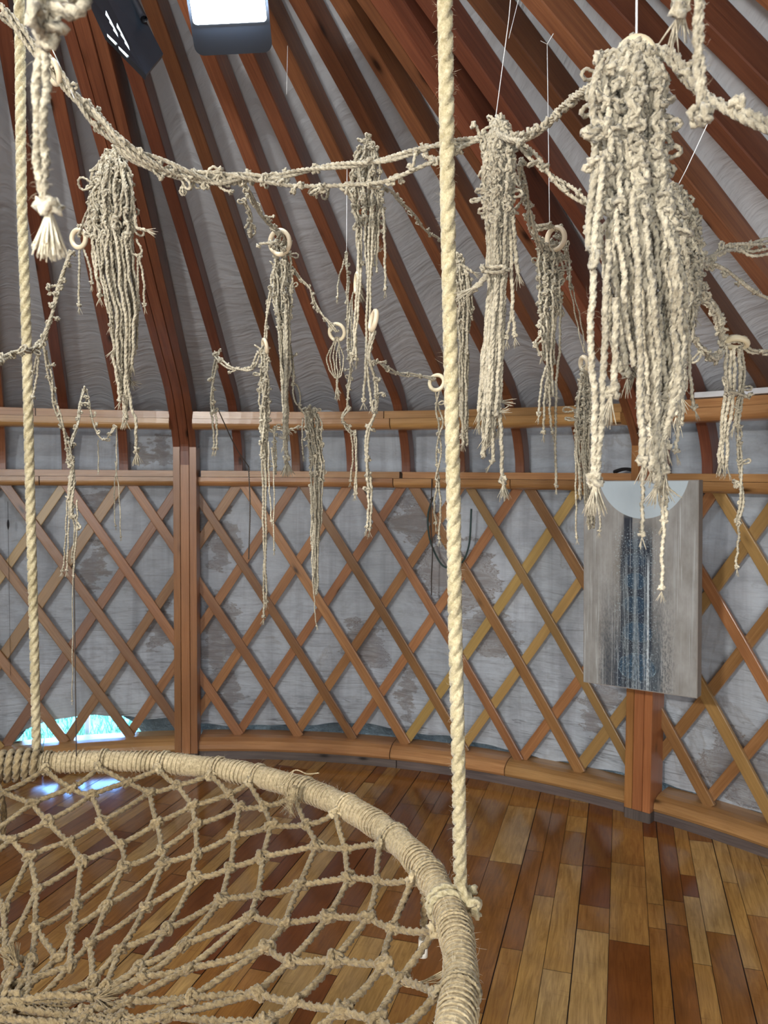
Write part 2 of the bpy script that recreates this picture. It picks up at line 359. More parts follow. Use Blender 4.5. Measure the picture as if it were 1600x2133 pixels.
# ------------------------------------------------------------------ setting: floor, walls, roof
ang=math.atan((1296-800)/FPX); du=np.array([math.sin(ang),math.cos(ang)]); dv_=np.array([du[1],-du[0]])
V=[];FF=[];UVs=[];TN=[]
cc=np.array([CX,CY]); y=-3.1; row=0; RC=3.07
while y<3.1:
    w=random.choice([.055,.07,.085,.09,.105,.125]); y1=min(y+w,3.1)
    half=math.sqrt(max(0,RC**2-min(abs(y),abs(y1))**2)) if y*y1>0 else RC
    x=-half-random.random()*.4
    while x<half:
        x1=x+random.choice([.16,.3,.42,.55,.7,.9]); a,b2=max(x,-half),min(x1,half)
        if b2-a>.01:
            g=.0011; gy=.0028 if row%3==0 else .0009
            t=random.random(); t2=random.random(); i=len(V)
            for (uu,vv) in((a+g,y+gy),(b2-g,y+gy),(b2-g,y1-.0009),(a+g,y1-.0009)):
                q=cc+du*uu+dv_*vv; V.append((q[0],q[1],0)); UVs.append((uu,vv)); TN.append((t,t2,0,1))
            FF.append([i,i+1,i+2,i+3])
        x=x1
    y=y1; row+=1
i=len(V); n=96
for kx in range(n):
    q=cc+3.11*np.array([math.cos(kx*2*PI/n),math.sin(kx*2*PI/n)]); V.append((q[0],q[1],-.004)); UVs.append((0,0))
Ft=[f[::-1] for f in FF]
attr=[]
for f in Ft: attr+= [TN[v_] for v_ in f]
Ft.append(list(range(i,i+n))); attr+=[(0,0,0,1)]*n
floor=make('floor',V,Ft,M_FLOOR,None,UVs,False,attr); struct(floor)
floor.data.materials.append(simple('gap_dark',(.03,.012,.006),.8)); floor.data.polygons[len(Ft)-1].material_index=1
# roof profile (rafter centre line) : r -> z
ZU=1.797; RU=RW-.237
def rz(r):
    t=(r-.3)/(2.8-.3)
    return 3.17+(1.875-3.17)*t+.045*math.sin(PI*min(max(t,0),1))
NA=64*10; rs=np.r_[np.linspace(.28,2.8,34),2.88,2.95,3.01,3.06,3.13,3.25]
V=[];UVs=[]
for jx,r in enumerate(rs):
    for ia in range(NA):
        k=ia/10; a=az(k); s=abs(math.sin(PI*k))
        bul=.055*s**.7*min(1,r/1.6)+.012*math.sin(7*k+3*r)*s
        wr=.006*math.sin(r*38+2.2*math.sin(k*2.1)+s*2)*s*max(0,(r-1.5)/1.3)
        z=(rz(min(r,2.8))+.035) if r<=2.8 else 1.91-(r-2.8)*.55
        V.append(cyl(r,a,z+bul+wr)); UVs.append((k*DEL*2.6,r))
f=np.array([[j*NA+i,j*NA+(i+1)%NA,(j+1)*NA+(i+1)%NA,(j+1)*NA+i] for j in range(len(rs)-1) for i in range(NA)])
struct(make('ceiling',V,f,M_ROOF,None,UVs,True))
# wall canvas with the lifted hem
hem=[(-60,1556),(-10,1552),(20,1543),(50,1519),(100,1503),(150,1493),(200,1489),(262,1491),(300,1499),(370,1497),(420,1505),(470,1510),(520,1514),(600,1510),(700,1505),(800,1513),(850,1522),(950,1538),(1000,1550),(1080,1562),(1140,1585),(1180,1588),(1240,1600),(1300,1608),(1400,1637),(1480,1662),(1600,1700)]
RCAN=3.075
H=[on_wall(x,y_,RCAN)[1:] for x,y_ in hem]; ha=[q[0] for q in H]; hz=[q[1] for q in H]
def hemz(a):
    if a<ha[0]: return .12
    if a>ha[-1]: return hz[-1]
    return float(np.interp(a,ha,hz))
NA=1280; nz=44; V=[];UVs=[]
for ia in range(NA):
    a=-PI+ia*2*PI/NA; zb=hemz(a)+.004*math.sin(a*37)+.003*math.sin(a*91)
    for j in range(nz):
        t=j/(nz-1); z=zb+(1.93-zb)*t
        wig=.010*math.sin(a*32+math.sin(z*5)*1.3)*(1-abs(2*t-1)*.3)+.004*math.sin(z*55+3*math.sin(a*9))*math.exp(-z*2.2)+.006*math.sin(a*75)*math.exp(-z*9)
        V.append(cyl(RCAN+wig+.02*(z>1.55)*0,a,z)); UVs.append((a*3.07,z))
f=np.array([[i*nz+j,((i+1)%NA)*nz+j,((i+1)%NA)*nz+j+1,i*nz+j+1] for i in range(NA) for j in range(nz-1)])
struct(make('wall_back',V,f,M_WALL,None,UVs,True))
# outer felt skirt, torn open at the lower left
RF=3.15
fb=[(-20,1585),(20,1556),(45,1530),(62,1512),(110,1480),(240,1478),(262,1494),(280,1508),(300,1528),(318,1560)]
FB=[on_wall(x,y_,RF)[1:] for x,y_ in fb]; fa=[q[0] for q in FB]; fz=[q[1] for q in FB]
NA=960; nz=12; V=[]
for ia in range(NA):
    a=-PI+ia*2*PI/NA; zb=-.1 if(a<fa[0] or a>fa[-1]) else max(-.1,float(np.interp(a,fa,fz)))+.006*math.sin(a*190)
    for j in range(nz): z=zb+(1.72-zb)*j/(nz-1); V.append(cyl(RF+.008*math.sin(a*60+z*14),a,z))
f=np.array([[i*nz+j,((i+1)%NA)*nz+j,((i+1)%NA)*nz+j+1,i*nz+j+1] for i in range(NA) for j in range(nz-1)])
struct(make('wall_outer',V,f,M_FELT,None,None,True))
# crown disc closing the smoke hole, with a skylight lamp
mb=MB(); ring=[cyl(.30,a,rz(.3)-.01) for a in np.linspace(0,2*PI,49)]
sweep(mb,ring,[ (cyl(1,a,0)-cyl(0,a,0)) for a in np.linspace(0,2*PI,49)],np.array([0,0,1.]),.07,.11)
tag(mb.build('crown_ring',W_RAFT),'round wooden crown ring at the peak where the rafters meet','crown ring')
V=[cyl(.31,a,rz(.3)+.07) for a in np.arange(48)*2*PI/48]
struct(make('ceiling_crown',V,[list(range(48))],M_ROOF,None,[(q[0],q[1]) for q in V]))
# ------------------------------------------------------------------ rails, sill, posts
KP=[.07,8.13]                      # the two thick posts
def arc(r,z,k0,k1,n=None):
    ks=np.linspace(k0,k1,n or max(3,int(abs(k1-k0)*5)))
    return np.array([cyl(r,az(k),z) for k in ks]), np.array([cyl(1,az(k),0)-cyl(0,az(k),0) for k in ks])
UPV=np.array([0,0,1.])
def ring_board(name,parent,r_in,z0,z1,depth,k0,k1,m,roundlow=False,prof=None):
    p,rad=arc(r_in+depth/2,(z0+z1)/2,k0,k1); mb=MB()
    if prof is None and roundlow: prof=[(-.45,-1),(1,-1),(1,1),(-1,1),(-1,.1),(-.97,-.25),(-.86,-.6),(-.68,-.86)]
    sweep(mb,p,rad,UPV,depth,z1-z0,.06,prof); return mb.build(name,m,parent,smooth=False)
secs=[(-9.0,KP[0]-.2,'left of the near-centre post','left'),(KP[0]+.2,KP[1]-.2,'between the two thick posts','middle'),(KP[1]+.2,15.5,'right of the painting post','right')]
for si,(k0,k1,txt,sd) in enumerate(secs):
    cuts=[k0]+[c for c in (-2.4,3.78,5.85,11.6) if k0<c<k1]+[k1]
    cuts2=[k0]+[c for c in (-4.7,3.9,12.2) if k0<c<k1]+[k1]
    t=empty('upper_rail',cyl(RU,az((k0+k1)/2),ZU-.05),'curved pine rail high under the rafters, section '+txt,'rail','upper ring of rails')
    kk0=k0 if si!=1 else k0; 
    for a_,b_ in zip(cuts[:-1],cuts[1:]): ring_board('upper_board',t,RU+.012,ZU-.036,ZU,.09,a_+.008,b_-.008,W_RAIL)
    for a_,b_ in zip(cuts2[:-1],cuts2[1:]): ring_board('lower_board',t,RU,ZU-.088,ZU-.037,.11,a_+.008,b_-.008,W_RAIL,True)
    t=empty('lower_rail',cyl(RW,az((k0+k1)/2),1.46),'curved pine rail at eye height along the lattice top, section '+txt,'rail','lower ring of rails')
    for a_,b_ in zip(cuts2[:-1],cuts2[1:]): ring_board('upper_board',t,RW-.045,1.473,1.506,.13,a_+.05,b_-.008,W_RAIL)
    for a_,b_ in zip(cuts[:-1],cuts[1:]): ring_board('lower_board',t,RW-.05,1.425,1.472,.10,a_+.008,b_-.008,W_RAIL,True)
    t=empty('sill',cyl(RW,az((k0+k1)/2),.05),'rounded honey-coloured floor sill below the lattice, section '+txt,'sill','floor sills')
    pr=[(-.9,-1),(1,-1),(1,1),(-.05,1),(-.45,.86),(-.8,.5),(-.97,.05),(-1,-.6)]
    for a_,b_ in zip(cuts[:-1],cuts[1:]): ring_board('board',t,RW-.075,.042,.108,.16,a_+.008,b_-.008,W_RAIL,prof=pr)
    for a_,b_ in zip(cuts2[:-1],cuts2[1:]):
        o=ring_board('base_board',t,RW-.068,-.001,.042,.15,a_+.008,b_-.008,W_GREY); o['label']='grey weathered base board'
def rafter_path(k,lo=1.5,r0=.33,thick=False):
    if thick: return [(r,rz(r)) for r in np.linspace(r0,2.66,15)]+[(2.77,1.868),(2.855,1.78),(2.915,1.70),(2.945,1.64),(2.951,lo)]
    rr=np.linspace(r0,2.78,16); pts=[(r,rz(r)) for r in rr]
    pts+=[(2.86,1.80),(2.93,1.72),(2.975,1.63),(2.995,1.56),(3.0,lo)]
    return pts
def rafter(mb,k,w,d,r0=.33,lo=1.5,off=0,thick=False):
    a=az(k); rad=cyl(1,a,0)-cyl(0,a,0); tan=np.array([rad[1],-rad[0],0])
    p=np.array([cyl(r,a,z) for r,z in rafter_path(k,lo,r0,thick)])+tan*off
    p=smoothp(p,3); t,_,_=frames(p); dn=np.cross(t,tan); sweep(mb,p,tan,dn,w,d,.1)
ordn=['first','second','third','fourth','fifth','sixth','seventh','eighth','ninth','tenth','eleventh','twelfth','thirteenth','fourteenth','fifteenth']
def where(k,what='post'):
    if k<0: return ordn[-k-1]+' left of the near-centre post'
    if k<8: return ordn[k-1]+' right of the near-centre post'
    return ordn[k-9]+' right of the painting post'
for k in list(range(-9,0))+list(range(1,8))+list(range(9,15)):
    mb=MB(); rafter(mb,k+rng.normal(0,.03),.046,.085)
    tag(mb.build('rafter',W_RAFT,smooth=False),'slim reddish pine rafter, '+where(k),'rafter','slim roof rafters')
for k,txt in((-8,'thick tripled rafter over the post beyond the left edge'),(KP[0],'thick tripled rafter rising from the near-centre post'),(KP[1],'thick tripled rafter behind the biggest tassel, rising from the painting post')):
    t=empty('thick_rafter',cyl(2.7,az(k),1.9),txt,'rafter','thick roof rafters')
    for off,w in((-.041,.036),(0,.045),(.041,.036)):
        mb=MB(); rafter(mb,k,w,.125 if off else .130,.36,1.625 if off else 1.535,off,True); mb.build('beam',W_RAFT,t,smooth=False)
for k,txt in((KP[0],'square pine post dividing the lattice wall near the left third'),(KP[1],'square pine post partly hidden behind the drip painting')):
    a=az(k); rad=cyl(1,a,0)-cyl(0,a,0); tan=np.array([rad[1],-rad[0],0])
    t=empty('wall_post',cyl(RW-.03,a,.045),txt,'post','thick wall posts')
    for nm,off,w,top,dp in(('cheek_board',-.041,.036,1.624,.135),('centre_board',0,.045,1.534,.135),('cheek_board',.041,.036,1.624,.135)):
        mb=MB(); q0=cyl(RW-.045,a,.045)+tan*off; q1=cyl(RW-.045,a,top)+tan*off
        sweep(mb,[q0,(q0+q1)/2,q1],tan,rad,w-.001,dp,.06); mb.build(nm,W_POST,t,smooth=False)
    mb=MB(); q=cyl(RW-.045,a,.022); box(mb,q,tan,rad,UPV,.118,.137,.044); mb.build('base_block',W_GREY,t,smooth=False)
# ------------------------------------------------------------------ lattice
ZT,ZB=1.432,.104
for k in range(-7,14):
    for sgn,rr,txt in((1,RW+.004,'inner lath slanting down rightwards, its head '),(-1,RW+.024,'outer lath slanting down leftwards, its head ')):
        mb=MB(); ps=[];ra=[]
        jit=rng.normal(0,.04)
        for t in np.linspace(0,1,16):
            a=az(k+jit+sgn*3.02*t); ps.append(cyl(rr,a,ZT+.03+(ZB-ZT-.03)*t)); ra.append(cyl(1,a,0)-cyl(0,a,0))
        ps=np.array(ps); ra=np.array(ra); tt=np.gradient(ps,axis=0); tt/=np.linalg.norm(tt,axis=1,keepdims=True)
        wv=np.cross(tt,ra); sweep(mb,ps,wv,ra,.047+rng.normal(0,.003),.017,.12)
        hd='at the near-centre post' if k==0 else ('at the painting post' if k==8 else where(k))
        tag(mb.build('lattice_lath',W_LATH,smooth=False),txt+hd,'lath','lattice wall laths')
# ------------------------------------------------------------------ outside, seen through the lifted hem
g=[cyl(r,a,-.06) for r in(3.16,14) for a in np.linspace(-1.2,.6,30)]
f=[[i,i+1,31+i,30+i] for i in range(29)]
struct(make('ground_outside',g,f,M_GRASS))
mb=MB()
for _ in range(5200):
    r=3.35+rng.random()**1.3*3.2; a=-.52+rng.random()*.62; p=cyl(r,a,-.06); h=.03+.06*rng.random(); s=rng.normal(0,.02,3); s[2]=0; w=np.array([.0035,.001,0])
    mb.add([p-w,p+w,p+s*.5+w*.6+[0,0,h*.6],p+s*.5-w*.6+[0,0,h*.6]],[[0,1,2,3]]); mb.add([p+s*.5-w*.6+[0,0,h*.6],p+s*.5+w*.6+[0,0,h*.6],p+s+[0,0,h]+w*.1,p+s+[0,0,h]-w*.1],[[0,1,2,3]])
tag(mb.build('grass_blades',M_GRASS),'sunlit grass outside the torn lower wall','grass',kind='stuff')
mb=MB(); q=P(183,1540,4.75); box(mb,[q[0],q[1],.25],R0,np.array([0,1.,0]),UPV,.024,.024,.62); tag(mb.build('fence_post',M_FENCE,smooth=False),'slim pinkish post standing in the grass outside the gap','post')
# ------------------------------------------------------------------ hoop swing
HC=np.array([-.6499,1.1756,.8]); HR=.7642; TR=.0235
swing=empty('hoop_swing',HC,'rope-wrapped round hoop swing with a knotted net seat, filling the lower left','swing')
mb=MB(); nu=900; nv=12
V=[]
for i in range(nu):
    a=i*2*PI/nu; er=np.array([math.cos(a),math.sin(a),0])
    rr=TR*(1+.045*abs(math.sin(i*PI*.5+.6*math.sin(i*.21)))+.05*math.sin(i*.11)*math.sin(i*.037)) 
    for j in range(nv):
        b_=j*2*PI/nv; r2=rr*(1+.03*math.sin(i*2.1+j)) ; V.append(HC+er*(HR+r2*math.cos(b_))+UPV*r2*math.sin(b_))
f=[[i*nv+j,((i+1)%nu)*nv+j,((i+1)%nu)*nv+(j+1)%nv,i*nv+(j+1)%nv] for i in range(nu) for j in range(nv)]
mb.add(V,f); mb.build('hoop',J_WRAP,swing)
hoop_path=lambda a,rad=0,h=0: HC+np.array([math.cos(a),math.sin(a),0])*(HR+rad)+UPV*h
# twine wound round the hoop
mb=MB(); turns=420; pts=[]
t=np.linspace(0,2*PI,turns*14)
b_=t*turns; wob=.0008*np.sin(t*57)+.0012*np.sin(t*23)
rr=TR+.0013+wob
pts=HC[None]+np.stack([np.cos(t)*(HR+rr*np.cos(b_)),np.sin(t)*(HR+rr*np.cos(b_)),rr*np.sin(b_)],1)
sel=(t<2.9)|(t>5.4)
ch=np.where(sel)[0]; 
for blk in np.split(ch,np.where(np.diff(ch)>1)[0]+1):
    pass
cord(mb,pts,.0021,raw=True,sides=4,twist=False)
mb.build('twine_wrapping',J_WRAP,swing)
mb=MB(); hp=np.array([hoop_path(a) for a in np.linspace(0,2*PI,200)])
fuzz(mb,hp,TR+.002,2600,.014,.00022); mb.build('loose_fibres',J_FRAY,swing)['kind']='stuff'
# bowl surface of the net
SAG=.20
def bowl(p): 
    q=min(1.,math.hypot(p[0]-HC[0],p[1]-HC[1])/HR); return HC[2]-.004-SAG*(1-q**1.8)
def on_bowl(px,py):
    d=ray(px,py); z=.7
    for _ in range(40):
        t=(z-CAM[2])/d[2]; q=CAM+d*t; z=.5*z+.5*bowl(q)
    q[2]=z; return q
def zz(x,y): return (x/2,1533+y/2)
LV=[ # levels of knots traced from rim to middle, first index = column
 (0,[(195,130),(430,112),(690,115),(925,132),(1100,160),(1280,225),(1460,300),(1640,435),(1765,600),(1850,830),(1860,1100)]),
 (0,[(300,218),(530,193),(740,205),(955,243),(1100,293),(1275,370),(1440,470),(1570,605),(1635,800),(1672,1010),(1650,1240)]),
 (0,[(135,280),(382,245),(625,235),(805,290),(1000,297),(1130,372),(1320,455),(1455,590),(1537,755),(1600,950),(1570,1180)]),
 (0,[(200,355),(425,358),(655,363),(815,370),(975,413),(1095,503),(1250,622),(1370,750),(1395,930),(1425,1140),(1380,1330)]),
 (0,[(50,430),(287,440),(505,450),(675,475),(820,490),(958,550),(1075,662),(1188,780),(1210,940),(1228,1110),(1200,1290)]),
 (0,[(125,500),(340,525),(515,545),(680,530),(810,590),(925,680),(1045,750),(1110,880),(1075,1070),(1115,1190)]),
 (0,[(15,725),(155,640),(320,700),(440,712),(605,715),(695,805),(765,870),(785,970),(800,1090),(700,1165)]),
 (0,[(30,900),(150,800),(305,800),(375,865),(500,890),(580,965),(600,1000),(535,1105),(480,1210)]),
 (0,[(40,990),(130,935),(240,925),(290,960),(385,1025),(440,1050),(400,1090),(350,1150)]),
]
KN={}
for lv,(st,pts) in enumerate(LV):
    for i,pq in enumerate(pts):
        x,y_=zz(*pq); q=on_bowl(x,y_)
        if lv==0:                       # tied to the inner side of the hoop
            a=math.atan2(q[1]-HC[1],q[0]-HC[0]); q=hoop_path(a,-TR-.006,-.004)
        KN[(lv,st+i)]=q
cen=on_bowl(*zz(0,1130))
EX={1:(15,235),2:(-60,310),3:(-20,395),4:(-110,500),5:(-60,520),6:(-120,760),0:(-40,170)}
# the rest of the net, outside the picture: same pitch carried round the hoop
angs={i:math.atan2(KN[(0,i)][1]-HC[1],KN[(0,i)][0]-HC[0]) for i in range(11)}
stepa=(angs[0]-angs[10])/10; total=max(12,round(2*PI/abs(stepa))); NCOL=total
rest=(2*PI-(angs[0]-angs[10]))/(NCOL-10)
def prog(lv,i):
    a=KN[(0,i)]; q=KN.get((lv,i),None)
    return None if q is None else float(np.linalg.norm((q-a)[:2])/np.linalg.norm((cen-a)[:2]))
frac=[0]
for lv in range(1,9):
    v_=[prog(lv,i) for i in (6,7,8)]; v_=[x for x in v_ if x]; frac.append(float(np.mean(v_)) if v_ else .7+.04*lv)
frac[7]=max(frac[6]+.06,min(frac[7],.9)); frac[8]=min(.95,frac[7]+.06)
for i in range(11,NCOL):
    for lv in range(9):
        a=angs[10]-rest*(i-10+(lv%2)*.5); q=hoop_path(a,-TR-.006,0)
        q=q*(1-frac[lv])+np.array([cen[0],cen[1],.8])*frac[lv]; q[2]=bowl(q) if lv else HC[2]-.004
        KN.setdefault((lv,i),q)
for lv,e_ in EX.items():
    q=on_bowl(*zz(*e_))
    if lv==0: q=hoop_path(math.atan2(q[1]-HC[1],q[0]-HC[0]),-TR-.006,-.004)
    KN[(lv,NCOL-1)]=q
for lv in range(9):                     # close the gaps where a traced level starts later
    for i in range(NCOL):
        if (lv,i) not in KN:
            q=KN[(lv-1,i)]*.72+cen*.28; q[2]=bowl(q); KN[(lv,i)]=q
NR=.0063
net=MB(); fz=MB()
def strand(a,b_):
    m_=(a+b_)/2-UPV*.002+rng.normal(0,.0015,3); p=smoothp([a,m_,b_],5); cord(net,p,NR,sides=9)
    if len(p): fuzz(fz,p,NR,6,.006,.00018)
for lv in range(8):
    for i in range(NCOL):
        a=KN[(lv,i)]
        # odd levels sit between columns i and i+1; even levels between i-1 and i
        others=[(lv+1,i),(lv+1,(i-1)%NCOL)] if lv%2==0 else [(lv+1,i),(lv+1,(i+1)%NCOL)]
        if lv%2==0 and lv>0:
            others=[(lv+1,i),(lv+1,(i-1)%NCOL)]
        if lv>=6 and 10<i<NCOL-1: continue
        for o_ in others: strand(a,KN[o_])
for i in list(range(10))+[13,16,19]:
    for s_ in (0,1): strand(KN[(8,i)],cen+rng.normal(0,.02,3)*np.array([1,1,.4]))
netobj=net.build('net',J_NET,swing)
o=fz.build('loose_fibres',J_NET,swing); o['kind']='stuff'
mb=MB()
for _ in range(4): cord(mb,knot_pts(cen+rng.normal(0,.02,3)*[1,1,.4],.02),NR*.95,sides=9)
for (x,y_),dr in((zz(80,990),(-.4,.3,.5)),(zz(390,1110),(.8,-.3,.15))):
    q=on_bowl(x,y_)+UPV*.008; fray(mb,q,.009,np.array(dr)/np.linalg.norm(dr),.045,26,.8); cord(mb,smoothp([cen,(cen+q)/2+UPV*.012,q],5),NR,sides=9)
mb.build('centre_knot',J_NET,swing)
# knots: one mesh, copied at every crossing of the net
mb=MB(); cord(mb,knot_pts(np.zeros(3),.0125,np.eye(3),40),NR*.9,sides=9,step=.004)
c_=np.linspace(0,4*PI,40); cord(mb,np.stack([np.cos(c_)*.0105,np.sin(c_)*.008,(c_/(4*PI)-.5)*.014],1),NR*.8,sides=9,step=.004)
k0=mb.build('knot',J_NET,None); kd=k0.data; bpy.data.objects.remove(k0)
kc=0
for (lv,i),q in sorted(KN.items()):
    if lv==0 or i>11: continue
    kc+=1
    if kc>99: break
    ko=bpy.data.objects.new('knot',kd); C.objects.link(ko); ko.parent=netobj
    ko.location=tuple(q-0*HC); ko.rotation_euler=(rng.random()*.8,rng.random()*.8,rng.random()*6.3); ko.scale=(1.0,)*3 if lv in(2,3,5) else (.85,)*3
for i in range(NCOL):                   # hitches that tie the net to the hoop
    q=KN[(0,i)]; a=math.atan2(q[1]-HC[1],q[0]-HC[0]); mb=MB()
    t=np.linspace(0,2*PI*2,70); r2=TR+.0035
    p=np.array([HC+np.array([math.cos(a+(u/(4*PI)-.5)*.022),math.sin(a+(u/(4*PI)-.5)*.022),0])*(HR+r2*math.cos(u))+UPV*r2*math.sin(u) for u in t])
    cord(mb,p,.0035,sides=6); cord(mb,knot_pts(q,.012),NR*.85,sides=9); mb.build('hitch',J_WRAP,swing)
# suspension ropes and lashings
def susp(pts,d0,d1,r,nf):
    p=smoothp([P(x,y_,d0+(d1-d0)*t) for (x,y_),t in zip(pts,np.linspace(0,1,len(pts)))],12)
    mb=MB(); cord(mb,p,r,sides=12,step=r*.55); o=mb.build('suspension_rope',J_SWING,swing)
    mb=MB(); fuzz(mb,p,r*.9,nf,.011,.0002); q=mb.build('loose_fibres',J_FRAY,o); q['kind']='stuff'; q.parent=o
    q.matrix_parent_inverse=Matrix.Translation(-Vector(o.parent.location)) if False else Matrix.Identity(4)
    return p
p1=hoop_path(math.atan2(P(78,1575,1.89)[1]-HC[1],P(78,1575,1.89)[0]-HC[0]),0,TR)
aR=math.atan2(1.29-HC[1],.105-HC[0])
susp([(30,-620),(38,-90),(42,100),(45,400),(55,700),(62,1000),(70,1300),(76,1560)],1.50,1.90,.0100,500)
susp([(912,-1020),(924,-200),(930,200),(933,450),(938,700),(944,1000),(948,1300),(955,1600),(958,1800),(962,1885)],1.12,1.34,.0108,1500)
def lash(a,turns,w,name='lashing',r=.0085):
    mb=MB(); n=turns*26; t=np.linspace(0,2*PI*turns,n); r2=TR+r*.9
    p=np.array([HC+np.array([math.cos(a+(u/(2*PI*turns)-.5)*w),math.sin(a+(u/(2*PI*turns)-.5)*w),0])*(HR+r2*math.cos(u))+UPV*r2*math.sin(u) for u in t])
    cord(mb,p,r,sides=9,step=r*.6); return mb
a1=math.atan2(P(20,1600,1.9)[1]-HC[1],P(20,1600,1.9)[0]-HC[0])
mb=lash(a1+.02,8,.20); mb.build('lashing',J_NET,swing)
mb=lash(aR-.0,2,.045,r=.006); cord(mb,knot_pts(hoop_path(aR,TR+.008,.012),.021),.008,sides=9,step=.004)
cord(mb,knot_pts(hoop_path(aR-.02,TR+.014,.004),.016),.007,sides=9,step=.004); mb.build('lashing',J_SWING,swing)
# hanging tails under the hoop
mb=MB(); cord(mb,smoothp([P(880,1835,1.42),P(884,1880,1.43),P(882,1955,1.43)],6),.0075,sides=9); o=mb.build('rope_tail',J_NET,swing)
mb=MB(); cord(mb,[P(882,1955,1.43),P(881,1992,1.43)],.0085,twist=False,sides=12); o=mb.build('tail_cap',M_CAP,swing); o['label']='white cap on the rope tail'
mb=MB(); cord(mb,smoothp([P(2,1655,1.88),P(8,1700,1.88),P(3,1762,1.88)],6),.0075,sides=9); mb.build('rope_tail',J_NET,swing)
mb=MB(); cord(mb,smoothp([P(800,2015,1.28),P(845,2048,1.27),P(890,2060,1.26),P(940,2030,1.25)],6),.003,sides=6)
for _ in range(10): cord(mb,smoothp([P(800,2015,1.28)+rng.normal(0,.004,3),P(850,2050+rng.normal(0,4),1.27),P(940,2028,1.25)+rng.normal(0,.004,3)],6),.0008,sides=3,step=.01,twist=False)
cord(mb,smoothp([P(580,1640,1.72),P(612,1605,1.70),P(640,1612,1.70),P(665,1610,1.70)],6),.0016,sides=6)
cord(mb,smoothp([P(612,1605,1.70),P(600,1625,1.69),P(580,1640,1.70)],6),.0016,sides=6)
for _ in range(40): cord(mb,smoothp([P(610+rng.normal(0,5),1635,1.74),P(606+rng.normal(0,8),1665,1.74),P(603+rng.normal(0,9),1685+rng.random()*20,1.75)],4),.0005,sides=3,step=.012,twist=False)
mb.build('loose_end',J_WRAP,swing)
# ------------------------------------------------------------------ macrame
def seg_w(pts,wig,n=7):
    """small wander added to a traced line"""
    p=smoothp(pts,n); s=np.linspace(0,1,len(p)); o=np.zeros_like(p)
    for ax in range(3):
        for h in(3,7,13): o[:,ax]+=np.sin(s*h*6.28+rng.random()*6.28)*wig/h**.5
    return p+o
def PP(pts,d,d2=None):
    d2=d if d2 is None else d2
    return [P(x,y_,d+(d2-d)*t) for (x,y_),t in zip(pts,np.linspace(0,1,len(pts)))]
def strand_obj(parent,pts3,r,end='knot',wig=.0012,hair=0,name='strand'):
    mb=MB(); p=seg_w(pts3,wig); cord(mb,p,r,sides=9 if r>.0029 else 6)
    e=p[-1]; dn=p[-1]-p[-3]; dn=dn/(np.linalg.norm(dn)+1e-9)
    if end=='knot': knot(mb,e,r,1.5); fray(mb,e+dn*r*1.5,r*1.2,dn,r*5,7,.6)
    elif end=='fray': fray(mb,e-dn*r,r*1.3,dn,r*7,10,.5)
    elif end=='tuft': knot(mb,e,r*1.2,1.8); fray(mb,e+dn*r,r*1.6,dn,r*8,34,.55)
    if hair: fuzz(mb,p,r*.9,hair,.007,.00016)
    return mb.build(name,J_MAC,parent)
def thread(parent,x0,y0,x1,y1,d,r=.0006,d2=None):
    mb=MB(); cord(mb,[P(x0,y0,d),P(x1,y1,d2 or d)],r,sides=4,step=.05,twist=False); return mb.build('hanging_thread',M_THREAD,parent)
def wring(parent,x,y_,d,Rpx,axis,r=.0045):
    mb=MB(); torus(mb,P(x,y_,d),Rpx*d/FPX,r,axis); return mb.build('wooden_ring',W_RING,parent)
def chain(parent,pts,d,r,n=2,gap=3.2,loops=.35,d2=None,spread=1.3,looplen=4.,name='knotwork'):
    """a braided, knotted garland with little bows sticking out"""
    base=smoothp(PP(pts,d,d2),10); mbk=MB()
    for c in range(n):
        ph=rng.random()*6.28; p=resample(base,r*1.2); t_,nn,bb=frames(p)
        s=np.arange(len(p))*1.2; a=s/9.+ph+c*2*PI/n
        q=p+nn*(np.cos(a)*r*spread)[:,None]+bb*(np.sin(a)*r*spread)[:,None]
        mb=MB(); cord(mb,q,r,sides=9 if r>.0029 else 6); mb.build('cord',J_MAC,parent)
    p=resample(base,r*gap*2)
    for q in p:
        knot(mbk,q+rng.normal(0,r*.6,3),r,1.5+rng.random()*.9)
        if rng.random()<loops:
            dr=rng.normal(size=3)*[1,.5,1]; 
            if rng.random()<.5: loop(mbk,q,r,dr,r*looplen*(.8+rng.random()))
            else:
                dr/=np.linalg.norm(dr); e=q+dr*r*looplen*(.8+rng.random()); cord(mbk,smoothp([q,(q+e)/2+rng.normal(0,r,3),e],4),r*.85,sides=6); knot(mbk,e,r,1.3)
    return mbk.build(name,J_MAC,parent)
